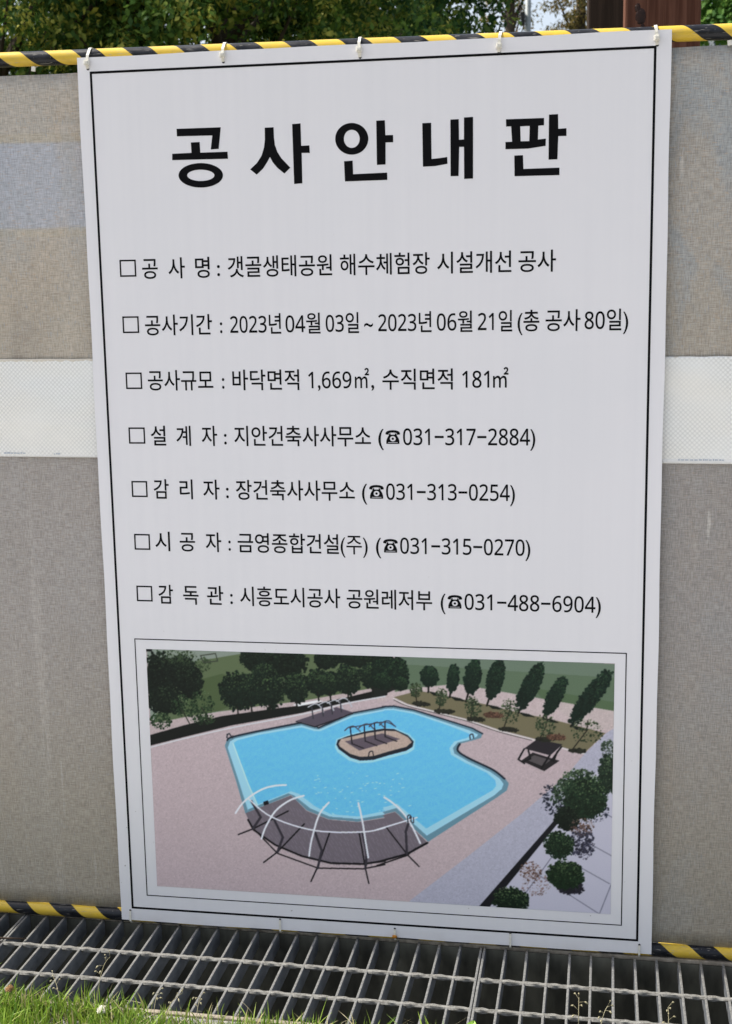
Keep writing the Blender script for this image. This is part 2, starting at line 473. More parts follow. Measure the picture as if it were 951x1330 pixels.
chan = empty('drain_channel', (0, 0, 0))
chan.rotation_euler = (0, 0, math.atan(SK))
tag(chan, 'dark concrete drain channel under the steel gratings', 'drain channel', kind='structure')
bm = bmesh.new()
zb = -0.40
quad(bm, [(TX0, YB, GZ - .007), (TX1, YB, GZ - .007), (TX1, YB, zb), (TX0, YB, zb)])
quad(bm, [(TX1, YF, GZ - .045), (TX0, YF, GZ - .045), (TX0, YF, zb), (TX1, YF, zb)])
quad(bm, [(TX0, YF, zb), (TX0, YB, zb), (TX1, YB, zb), (TX1, YF, zb)])
quad(bm, [(TX0, YF, GZ - .045), (TX0, YB, GZ - .045), (TX0, YB, zb), (TX0, YF, zb)])
quad(bm, [(TX1, YB, GZ - .045), (TX1, YF, GZ - .045), (TX1, YF, zb), (TX1, YB, zb)])
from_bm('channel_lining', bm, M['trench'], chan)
bm = bmesh.new()      # angle-iron seats front and back
box(bm, TX0, TX1, YF - .012, YF - .0005, GZ - .045, GZ + .002, .0015)
box(bm, TX0, TX1, YF, YF + .012, GZ - .045, GZ - .040)
box(bm, TX0, TX1, YB + .0005, YB + .034, GZ - .007, GZ + .002, .0015)
from_bm('rim', bm, M['rim'], chan)

bm = bmesh.new()      # rough concrete haunch along the front of the channel
ky0, ky1 = YF - .085, YF - .0125
nx, ny = 420, 14
vs = [[bm.verts.new((TX0 + (TX1 - TX0) * i / nx, ky0 + (ky1 - ky0) * j / ny + SK * (TX0 + (TX1 - TX0) * i / nx) + (random.uniform(-.006, .006) if j == 0 else 0),
       GZ - .002 + (random.gauss(0, .0013) if 0 < j < ny else -.001) - (.008 if j == 0 else 0))) for j in range(ny + 1)] for i in range(nx + 1)]
for i in range(nx):
    for j in range(ny): bm.faces.new((vs[i][j], vs[i + 1][j], vs[i + 1][j + 1], vs[i][j + 1]))
tag(from_bm('kerb', bm, M['concrete']), 'rough gravelly concrete edging between grating and grass', 'kerb', kind='structure')

# ------------------------------------------------------------------ drain gratings
PITCH = 0.0465
def bar_mesh(w, d):
    b = bmesh.new(); box(b, -w / 2, w / 2, YF + .003, YB - .003, -d, 0, .0012)
    me = bpy.data.meshes.new('bearing_bar'); b.to_mesh(me); b.free(); me.materials.append(M['steel']); return me
bar_me = bar_mesh(.0052, .039)
def rod_mesh(L):
    b = bmesh.new(); n = int(L / .0045); rings = []
    for i in range(n + 1):
        x = L * i / n; a = 2 * math.pi * x / .186 + .3 * math.sin(x * 41)
        s = .0055 + .0006 * math.sin(x * 135)
        ring = []
        for k in range(8):
            t_ = k * math.pi / 4; q = s * .9 * (1 + .13 * math.cos(4 * (t_ - a)) + .05 * math.sin(x * 310 + k))
            ring.append(b.verts.new((x, math.cos(t_) * q * 1.15, -.0045 + math.sin(t_) * q)))
        rings.append(ring)
    for r0, r1 in zip(rings, rings[1:]):
        for k in range(8): b.faces.new((r0[k], r1[k], r1[(k + 1) % 8], r0[(k + 1) % 8]))
    b.faces.new(rings[0]); b.faces.new(list(reversed(rings[-1])))
    me = bpy.data.meshes.new('cross_rod'); b.to_mesh(me); b.free(); me.materials.append(M['rod']); return me
NB = 24
LEN = PITCH * (NB - 1)
rod_me = rod_mesh(LEN)
def make_grate(x0, label):
    g = empty('drain_grate', (x0, SK * x0, GZ), math.atan(SK))
    tag(g, label, 'drain grate', 'steel gratings over the drain channel')
    for i in range(NB):
        o = bpy.data.objects.new('bearing_bar', bar_me); COL.objects.link(o); o.parent = g
        o.location = (i * PITCH + random.gauss(0, .0005) * (0 < i < NB - 1), 0, 0)
        o.rotation_euler = (random.gauss(0, .0012), random.gauss(0, .012), random.gauss(0, .0022))
    for y in (-.119, -.2355):
        o = bpy.data.objects.new('cross_rod', rod_me); COL.objects.link(o); o.parent = g
        o.location = (0, y, 0.0012)
    return g
gap = .0075
XG = -0.2375
make_grate(XG, 'middle grey steel drain grate, below the left and centre of the notice board')
make_grate(XG + LEN + gap, 'grey steel drain grate below the lower right corner of the notice board')
make_grate(XG - LEN - gap, 'grey steel drain grate reaching out of the picture at the left, under the dark twig')

# ------------------------------------------------------------------ barrier fence
fence = empty('barrier_fence', (0.6, 0.02, GZ))
tag(fence, 'grey woven screen fence with white reflective band between yellow and black striped rails', 'fence')
FX0, FX1 = -3.4, 4.6
def rail(name, x0, z0, x1, z1, r, mat):
    L = math.hypot(x1 - x0, z1 - z0)
    b = bmesh.new(); n = 90; seg = 28; rings = []
    for i in range(n + 1):
        x = -L / 2 + L * i / n
        rr = r * (1 + .012 * math.sin(i * 2.3))
        rings.append([b.verts.new((x, -rr * math.cos(2 * math.pi * k / seg), rr * math.sin(2 * math.pi * k / seg))) for k in range(seg)])
    for r0, r1 in zip(rings, rings[1:]):
        for k in range(seg): b.faces.new((r0[k], r1[k], r1[(k + 1) % seg], r0[(k + 1) % seg]))
    b.faces.new(rings[0]); b.faces.new(list(reversed(rings[-1])))
    o = from_bm(name, b, mat, fence, True)
    o.location = Vector(((x0 + x1) / 2, .02, (z0 + z1) / 2)) - fence.location
    o.rotation_euler = (0, -math.atan2(z1 - z0, x1 - x0), 0)
    return o
def ztop(x): return 1.9150 - 0.0082 * x
RT = .0150
# object-space x of a rail is measured from its middle (x = 0.6)
rail('top_rail', FX0, ztop(FX0), FX1, ztop(FX1), RT, m_tube('striped_sleeve_top', 0.11276, 0.2166))
rail('bottom_rail', FX0, .0042, FX1, .0042, .0155, m_tube('striped_sleeve_bottom', 0.11212, 0.7609))

def cloth(name, z0f, z1f, y, mat, wav):
    nx, nz = 260, 50
    xs = np.linspace(FX0, FX1, nx + 1); vv = []
    for x in xs:
        a, b_ = z0f(x), z1f(x)
        for j in range(nz + 1):
            t = j / nz
            sag = wav * (math.sin(x * 5.1 + 1.3 * t) + .6 * math.sin(x * 11.7 + 2 + 2 * t)) * math.sin(math.pi * t) ** .6 if wav else 0
            vv.append((x, y + abs(sag), a + (b_ - a) * t))
    ff = [(i * (nz + 1) + j, (i + 1) * (nz + 1) + j, (i + 1) * (nz + 1) + j + 1, i * (nz + 1) + j + 1) for i in range(nx) for j in range(nz)]
    o = from_np(name, vv, ff, mat, None, True)
    sol = o.modifiers.new('thickness', 'SOLIDIFY'); sol.thickness = .0012; sol.offset = -1
    o.parent = fence; o.location = -fence.location
    return o
def hemtop(x): return 1.8835 - .0028 * x + .0011 * math.sin(x * 9) + .0006 * math.sin(x * 31)
def hembot(x): return .021 + .0012 * math.sin(x * 8.3) + .0010 * math.sin(x * 27)
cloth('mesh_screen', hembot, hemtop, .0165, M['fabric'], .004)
cloth('reflective_band', lambda x: 1.0755 - .0045 * x, lambda x: 1.2905 - .0035 * x + .0006 * math.sin(x * 80) * math.sin(x * 23), .0140, M['band'], 0)
for x0, n_, z0 in ((-.222, 7, 1.0832), (-.105, 3, 1.0822), (1.232, 13, 1.0762)):     # a faint row of worn stamped marks along the lower selvedge
    b = bmesh.new(); x = x0
    for k in range(n_):
        w_ = random.uniform(.002, .007); box(b, x, x + w_, .0128, .0131, z0, z0 + random.uniform(.0022, .0036)); x += w_ + random.uniform(.001, .003)
    o = from_bm('stamped_mark', b, M['stamp'], None); o.parent = fence; o.location = -fence.location
# loops that hang the cloth from the top rail
def clip_mesh():
    b = bmesh.new()
    ring = [(-.0162 * math.cos(t), .0162 * math.sin(t)) for t in np.linspace(math.pi * .62, math.pi + 1.0, 12)] + [(-.006, -.019)]
    prev = None
    for (y, z) in ring:
        cur = [b.verts.new((-.0022, y, z)), b.verts.new((.0022, y, z))]
        if prev: b.faces.new((prev[0], prev[1], cur[1], cur[0]))
        prev = cur
    box(b, -.0042, .0042, -.0135, -.0085, -.0275, -.0175, .0012)
    me = bpy.data.meshes.new('screen_loop'); b.to_mesh(me); b.free(); me.materials.append(M['tie']); return me
clip_me = clip_mesh()
for x in (-2.55, -1.83, -1.12, -.097, .085, 1.306, 2.02, 2.75, 3.4):
    o = bpy.data.objects.new('screen_loop', clip_me); COL.objects.link(o); o.parent = fence
    s = o.modifiers.new('thickness', 'SOLIDIFY'); s.thickness = .0012
    o.location = Vector((x, .02, ztop(x))) - fence.location; o.rotation_euler = (0, random.uniform(-.15, .15), 0)

# ------------------------------------------------------------------ notice board
W, H = 1.200, 1.9102
sign = empty('notice_board', (0.6, 0, 0))
tag(sign, 'large white printed notice board with black Korean writing and a picture of a swimming pool', 'notice board')
def on_sign(o): o.parent = sign; o.location = Vector(o.location) - sign.location; return o
holes_top = [(22.3, 1889.4), (311.6, 1890.7), (593.0, 1887.3), (869.4, 1884.7), (1172.4, 1884.7)]
holes_bot = [(22.6, 22.5), (377.3, 24.0), (639.8, 19.9), (896.4, 26.9), (1174.3, 19.7)]
# the sheet: a 4 mm foam board that bows very slightly, with edges that are not quite straight
nx, nz = 60, 90
bm = bmesh.new()
def edge(t, s): return .0006 * math.sin(t * 9 + s) + .0004 * math.sin(t * 23 + 2 * s)
front = []
for i in range(nx + 1):
    row = []
    for j in range(nz + 1):
        x = W * i / nx; z = H * j / nz
        if i == 0: x += edge(z, 1)
        if i == nx: x += edge(z, 2)
        if j == 0: z += edge(x, 3)
        if j == nz: z += edge(x, 4)
        row.append(bm.verts.new((x, 0, z)))
    front.append(row)
for i in range(nx):
    for j in range(nz): bm.faces.new((front[i][j], front[i + 1][j], front[i + 1][j + 1], front[i][j + 1]))
ring = [front[i][0] for i in range(nx + 1)] + [front[nx][j] for j in range(1, nz + 1)] + [front[i][nz] for i in range(nx - 1, -1, -1)] + [front[0][j] for j in range(nz - 1, 0, -1)]
back = [bm.verts.new((v.co.x, .004, v.co.z)) for v in ring]
for k in range(len(ring)):
    q = (k + 1) % len(ring); bm.faces.new((ring[k], back[k], back[q], ring[q]))
bm.faces.new(list(reversed(back)))
on_sign(from_bm('board', bm, M['sign']))
YI = -.0004
def frame_loops(x0, x1, z0, z1, t):
    return [[(x0, z0), (x1, z0), (x1, z1), (x0, z1)], [(x0 + t, z0 + t), (x0 + t, z1 - t), (x1 - t, z1 - t), (x1 - t, z0 + t)]]
on_sign(outline_mesh('border_line', frame_loops(.0262, .0262 + 1.1455, .0290, 1.8815, .0048), M['ink'], None, YI))
on_sign(outline_mesh('picture_border', frame_loops(.0638, 1.1365, .0630, .6735, .0022), M['ink'], None, YI))
TITLE = [[(207.7, 1760.9), (301.8, 1760.7), (295.9, 1718.2), (279.0, 1717.4), (283.4, 1745.2), (208.0, 1746.0)], [(237.1, 1732.8), (255.9, 1733.1), (256.6, 1711.8), (314.4, 1711.8), (314.9, 1697.8), (195.8, 1698.8), (196.3, 1711.5), (237.7, 1712.0)], [(303.1, 1665.1), (302.6, 1661.9), (301.3, 1658.8), (299.2, 1655.8), (296.3, 1653.0), (292.8, 1650.4), (288.6, 1648.2), (283.9, 1646.2), (278.7, 1644.5), (273.0, 1643.3), (267.1, 1642.4), (261.0, 1641.9), (254.8, 1641.9), (248.6, 1642.3), (242.5, 1643.1), (236.6, 1644.3), (231.1, 1645.9), (226.0, 1647.8), (221.4, 1650.1), (217.3, 1652.6), (214.0, 1655.4), (211.3, 1658.4), (209.5, 1661.5), (208.4, 1664.7), (208.1, 1667.9), (208.7, 1671.1), (210.0, 1674.2), (212.1, 1677.2), (215.0, 1680.0), (218.6, 1682.6), (222.8, 1684.9), (227.6, 1686.8), (232.8, 1688.4), (238.5, 1689.7), (244.4, 1690.5), (250.5, 1691.0), (256.7, 1691.0), (262.9, 1690.6), (268.9, 1689.8), (274.8, 1688.6), (280.3, 1687.0), (285.3, 1685.0), (289.9, 1682.8), (293.9, 1680.3), (297.2, 1677.5), (299.9, 1674.6), (301.7, 1671.5), (302.8, 1668.3)], [(284.8, 1665.6), (284.5, 1664.2), (283.7, 1662.7), (282.4, 1661.3), (280.7, 1660.1), (278.5, 1658.9), (276.0, 1657.8), (273.1, 1657.0), (269.9, 1656.2), (266.5, 1655.7), (262.8, 1655.3), (259.1, 1655.1), (255.3, 1655.1), (251.5, 1655.3), (247.8, 1655.7), (244.2, 1656.3), (240.8, 1657.1), (237.7, 1658.0), (234.8, 1659.1), (232.4, 1660.2), (230.3, 1661.5), (228.7, 1662.9), (227.5, 1664.4), (226.8, 1665.9), (226.6, 1667.4), (226.9, 1668.8), (227.7, 1670.3), (229.0, 1671.6), (230.8, 1672.9), (232.9, 1674.1), (235.5, 1675.1), (238.4, 1676.0), (241.6, 1676.8), (245.0, 1677.3), (248.6, 1677.7), (252.4, 1677.9), (256.2, 1677.8), (260.0, 1677.6), (263.7, 1677.2), (267.3, 1676.6), (270.6, 1675.9), (273.8, 1675.0), (276.6, 1673.9), (279.0, 1672.7), (281.1, 1671.4), (282.7, 1670.0), (283.9, 1668.6), (284.6, 1667.1)], [(394.2, 1756.6), (412.7, 1756.8), (413.0, 1737.2), (414.5, 1721.5), (419.3, 1707.9), (427.0, 1695.6), (445.4, 1676.1), (432.8, 1664.8), (418.4, 1676.5), (408.8, 1688.1), (403.4, 1698.6), (397.3, 1688.4), (388.4, 1676.1), (374.6, 1664.3), (361.1, 1675.1), (375.9, 1687.7), (385.8, 1701.4), (391.6, 1717.8), (393.9, 1733.4)], [(451.5, 1761.7), (468.9, 1762.4), (469.2, 1718.3), (486.2, 1718.7), (486.7, 1703.9), (469.8, 1704.5), (469.7, 1644.4), (452.6, 1643.5)], [(607.6, 1727.4), (607.2, 1723.4), (606.3, 1719.5), (604.8, 1715.7), (602.8, 1712.1), (600.3, 1708.9), (597.3, 1705.9), (594.0, 1703.3), (590.2, 1701.2), (586.2, 1699.5), (582.0, 1698.4), (577.6, 1697.7), (573.2, 1697.6), (568.8, 1698.0), (564.4, 1698.9), (560.2, 1700.4), (556.3, 1702.3), (552.6, 1704.7), (549.3, 1707.5), (546.4, 1710.6), (544.0, 1714.1), (542.1, 1717.8), (540.8, 1721.7), (540.0, 1725.7), (539.8, 1729.8), (540.2, 1733.8), (541.1, 1737.7), (542.6, 1741.5), (544.7, 1745.1), (547.2, 1748.4), (550.2, 1751.3), (553.6, 1753.8), (557.3, 1756.0), (561.3, 1757.6), (565.6, 1758.7), (569.9, 1759.4), (574.3, 1759.5), (578.8, 1759.1), (583.1, 1758.1), (587.2, 1756.7), (591.2, 1754.7), (594.8, 1752.4), (598.1, 1749.6), (600.9, 1746.5), (603.3, 1743.0), (605.2, 1739.3), (606.6, 1735.5), (607.4, 1731.5)], [(590.0, 1728.0), (589.8, 1725.7), (589.4, 1723.5), (588.7, 1721.3), (587.7, 1719.3), (586.5, 1717.4), (585.0, 1715.7), (583.4, 1714.2), (581.6, 1713.0), (579.7, 1712.0), (577.7, 1711.4), (575.6, 1711.0), (573.4, 1710.9), (571.3, 1711.1), (569.2, 1711.6), (567.2, 1712.5), (565.3, 1713.5), (563.6, 1714.9), (562.0, 1716.5), (560.7, 1718.3), (559.5, 1720.2), (558.6, 1722.3), (558.0, 1724.6), (557.6, 1726.8), (557.5, 1729.2), (557.7, 1731.5), (558.1, 1733.7), (558.9, 1735.9), (559.9, 1737.9), (561.1, 1739.8), (562.5, 1741.5), (564.1, 1743.0), (565.9, 1744.2), (567.9, 1745.1), (569.9, 1745.8), (572.0, 1746.2), (574.1, 1746.3), (576.2, 1746.0), (578.3, 1745.5), (580.3, 1744.7), (582.2, 1743.6), (583.9, 1742.3), (585.5, 1740.7), (586.8, 1738.9), (588.0, 1736.9), (588.9, 1734.8), (589.5, 1732.6), (589.9, 1730.4)], [(624.3, 1762.1), (641.8, 1762.3), (642.3, 1733.3), (657.9, 1733.2), (658.2, 1719.1), (642.6, 1719.2), (642.0, 1676.3), (624.4, 1676.0)], [(557.1, 1685.2), (574.8, 1686.0), (575.3, 1659.2), (645.0, 1660.3), (645.2, 1646.0), (558.2, 1645.4)], [(717.2, 1753.9), (734.9, 1754.1), (735.3, 1684.0), (751.7, 1685.3), (766.8, 1687.0), (767.1, 1673.8), (742.5, 1670.1), (717.8, 1669.6)], [(773.5, 1758.8), (790.2, 1759.1), (790.5, 1719.5), (800.4, 1719.6), (800.6, 1761.8), (818.6, 1762.4), (818.3, 1643.6), (800.6, 1643.3), (800.4, 1705.6), (790.9, 1705.5), (789.3, 1649.3), (773.4, 1649.4)], [(883.5, 1755.3), (958.1, 1755.2), (958.2, 1741.4), (947.1, 1740.9), (946.4, 1714.6), (961.9, 1715.8), (961.5, 1702.0), (927.4, 1697.9), (882.7, 1698.1), (882.7, 1712.0), (895.7, 1712.0), (893.8, 1741.5), (884.0, 1741.4)], [(911.6, 1740.9), (930.3, 1741.1), (929.5, 1712.2), (912.6, 1712.3)], [(967.7, 1761.2), (985.3, 1761.5), (986.0, 1733.5), (1001.9, 1734.2), (1002.0, 1719.6), (986.1, 1719.7), (984.8, 1675.7), (967.5, 1675.4)], [(900.2, 1685.3), (917.2, 1685.7), (918.2, 1659.1), (988.9, 1659.5), (989.0, 1645.2), (900.8, 1645.6)]]
for a, b in ((0, 4), (4, 6), (6, 10), (10, 12), (12, 16)):      # one syllable block each
    on_sign(outline_mesh('title_character', [[(x / 1000, z / 1000) for x, z in lp] for lp in TITLE[a:b]], M['ink'], None, YI))

def phone_loops(x0, x1, zc):
    """the telephone sign: handset over a body with an open dial"""
    w = x1 - x0; cx = (x0 + x1) / 2; h = w * .92
    def P(a, b): return (cx + a * w, zc + b * h)
    hand = [P(-.50, .20), P(-.49, .33), P(-.40, .44), P(-.22, .50), P(0, .52), P(.22, .50), P(.40, .44), P(.49, .33), P(.50, .20), P(.29, .17), P(.27, .29), P(.12, .34), P(-.12, .34), P(-.27, .29), P(-.29, .17)]
    body = [P(-.15, .27), P(-.15, .18), P(.15, .18), P(.15, .27), P(.24, .27), P(.28, .12), P(.40, -.10), P(.45, -.28), P(.45, -.50), P(-.45, -.50), P(-.45, -.28), P(-.40, -.10), P(-.28, .12), P(-.24, .27)]
    dial = [P(.20 * math.cos(t), -.12 + .20 * math.sin(t)) for t in np.linspace(0, 2 * math.pi, 20, endpoint=False)]
    hub = [P(.085 * math.cos(t), -.12 + .085 * math.sin(t)) for t in np.linspace(0, 2 * math.pi, 12, endpoint=False)]
    slot = [P(-.33, -.38), P(.33, -.38), P(.33, -.42), P(-.33, -.42)]
    return [hand, body, dial, hub, slot]
LINES = [(1479.3, (72.0, 106.0, 1463.6, 1498.1), [('공', 120.2, 154.7), ('사', 177.6, 213.9), ('명', 236.1, 267.6), (':', 283.4, 289.6), ('갯골생태공원', 306.6, 528.0), ('해수체험장', 544.5, 730.0), ('시설개선', 744.9, 895.0), ('공사', 909.0, 983.7)]),
 (1361.1, (72.4, 106.6, 1345.6, 1379.4), [('공사기간', 121.0, 268.2), (':', 285.3, 290.4), ('2023년', 307.4, 417.2), ('04월', 426.6, 500.9), ('03일', 512.0, 581.9), ('~', 592.9, 611.2), ('2023년', 622.2, 732.7), ('06월', 743.5, 816.2), ('21일', 827.4, 897.0), ('(총', 907.6, 951.5), ('공사', 963.7, 1033.3), ('80일)', 1041.4, 1127.4)]),
 (1244.3, (73.6, 107.8, 1226.6, 1261.2), [('공사규모', 121.9, 266.3), (':', 285.5, 290.6), ('바닥면적', 308.4, 452.8), ('1,669', 472.1, 563.9), ('㎡', 571.2, 601.4), (',', 605.7, 611.8), ('수직면적', 629.1, 775.7), ('181', 794.9, 850.5), ('㎡', 858.2, 889.7)]),
 (1125.5, (74.3, 109.0, 1108.7, 1142.1), [('설', 122.9, 156.9), ('계', 179.8, 212.3), ('자', 236.3, 270.8), (':', 285.7, 291.4), ('지안건축사사무소', 308.1, 603.2), ('(', 618.8, 630.5), ('☎', 634.2, 664.9), ('031−317−2884)', 671.1, 944.7)]),
 (1009.4, (75.2, 108.9, 992.0, 1025.5), [('감', 124.1, 158.3), ('리', 182.6, 211.9), ('자', 235.1, 271.8), (':', 286.0, 291.8), ('장건축사사무소', 307.9, 567.0), ('(', 582.2, 593.4), ('☎', 597.8, 628.9), ('031−313−0254)', 633.8, 903.5)]),
 (894.0, (75.5, 109.4, 875.0, 909.0), [('시', 122.1, 155.9), ('공', 177.7, 212.6), ('자', 236.2, 271.4), (':', 287.1, 292.3), ('금영종합건설', 307.9, 530.2), ('(주)', 534.0, 592.6), ('(', 610.3, 621.6), ('☎', 626.0, 657.2), ('031−315−0270)', 662.2, 935.8)]),
 (775.5, (75.2, 109.4, 759.0, 793.5), [('감', 124.3, 157.8), ('독', 180.6, 215.6), ('관', 234.7, 271.7), (':', 286.8, 292.7), ('시흥도시공사', 309.0, 531.0), ('공원레저부', 545.0, 729.4), ('(', 747.4, 758.0), ('☎', 762.3, 793.2), ('031−488−6904)', 798.2, 1081.9)])]
EM = .0472
for zc, bx, runs in LINES:
    zc /= 1000
    verts, faces, extra = [], [], []
    bw, bt = (bx[1] - bx[0]) / 1000, .0026
    extra += frame_loops(bx[0] / 1000 - .0010, bx[1] / 1000 + .0010, bx[2] / 1000 - .0004, bx[2] / 1000 + .0348, .0032)
    for s, x0, x1 in runs:
        x0, x1 = x0 / 1000, x1 / 1000
        if s == '☎':
            extra += phone_loops(x0, x1, zc - .0015); continue
        v, f = text_mesh(''.join(chr(0x1D7E2 + int(q)) if q in '0123456789' else q for q in s), .004 if '주' in s else .008)
        a, b = v[:, 0].min(), v[:, 0].max()
        X = x0 + (v[:, 0] - a) / (b - a) * (x1 - x0)
        Zv = zc + (v[:, 1] - .372) * EM
        k = len(verts)
        verts += [(x, YI, z) for x, z in zip(X, Zv)]
        faces += [tuple(q + k for q in p) for p in f]
    on_sign(outline_mesh('checkbox', extra[:2], M['ink'], None, YI))
    if len(extra) > 2: on_sign(outline_mesh('telephone_symbol', extra[2:], M['ink'], None, YI))
    me = bpy.data.meshes.new('lettering'); me.from_pydata(verts, [], faces); me.update()
    on_sign(link_mesh('lettering', me, M['ink']))

# ---- the printed picture: an aerial view of a pool, drawn as a grid of printed dots
PX0, PX1, PZ0, PZ1 = .0900, 1.1120, .0880, .6500
SS = 2
GX, GY = 640, 352
cw, ch = GX * SS, GY * SS
cvs = np.zeros((ch, cw, 3), dtype=np.float32)
ux, uy = cw / 1000.0, ch / 550.0
yy, xx = np.mgrid[0:ch, 0:cw]
def window(xa, xb, ya, yb):
    i0, i1 = max(0, int(xa) - 1), min(cw, int(xb) + 2); j0, j1 = max(0, int(ya) - 1), min(ch, int(yb) + 2)
    return (slice(j0, j1), slice(i0, i1)) if i1 > i0 and j1 > j0 else None
def inside(pts):
    p = np.array(pts, dtype=np.float64) * (ux, uy)
    w = window(p[:, 0].min(), p[:, 0].max(), p[:, 1].min(), p[:, 1].max())
    if w is None: return None, None
    X = xx[w] + .5; Y = yy[w] + .5; m = np.zeros(X.shape, bool)
    for (x0, y0), (x1, y1) in zip(p, np.roll(p, -1, 0)):
        if y0 == y1: continue
        c = ((Y < y0) != (Y < y1)) & (X < x0 + (Y - y0) * (x1 - x0) / (y1 - y0)); m ^= c
    return w, m
def put(w, m, col):
    if w is not None: cvs[w][m] = col
prng = np.random.default_rng(5)
def smooth(pts):
    """round a measured open line a little (Catmull-Rom)"""
    p = np.array(pts, float)
    if len(p) < 3: return p
    q = np.vstack([p[0], p, p[-1]]); out = []
    for i in range(1, len(q) - 2):
        for t in np.linspace(0, 1, 6, endpoint=False):
            a, b, c, d = q[i - 1], q[i], q[i + 1], q[i + 2]
            out.append(.5 * ((2 * b) + (-a + c) * t + (2 * a - 5 * b + 4 * c - d) * t * t + (-a + 3 * b - 3 * c + d) * t ** 3))
    out.append(p[-1]); return np.array(out)
def stroke(col, wd, pts, curve=False):
    p = (smooth(pts) if curve else np.array(pts, float)) * (ux, uy); r = wd * ux / 2
    for a, b in zip(p, p[1:]):
        w = window(min(a[0], b[0]) - r, max(a[0], b[0]) + r, min(a[1], b[1]) - r, max(a[1], b[1]) + r)
        if w is None: continue
        X = xx[w] + .5; Y = yy[w] + .5; d = b - a; L = max(d @ d, 1e-9)
        t = np.clip(((X - a[0]) * d[0] + (Y - a[1]) * d[1]) / L, 0, 1)
        put(w, (X - a[0] - t * d[0]) ** 2 + (Y - a[1] - t * d[1]) ** 2 < r * r, col)
def dab(cx, cy, ra, rb, ang, col):
    cx, cy, ra, rb = cx * ux, cy * uy, ra * ux, rb * ux
    R_ = max(ra, rb); w = window(cx - R_, cx + R_, cy - R_, cy + R_)
    if w is None: return
    X = xx[w] + .5 - cx; Y = yy[w] + .5 - cy; c, s = math.cos(ang), math.sin(ang)
    put(w, ((X * c + Y * s) / ra) ** 2 + ((-X * s + Y * c) / rb) ** 2 < 1, col)
PXU = 1000 / 604.0
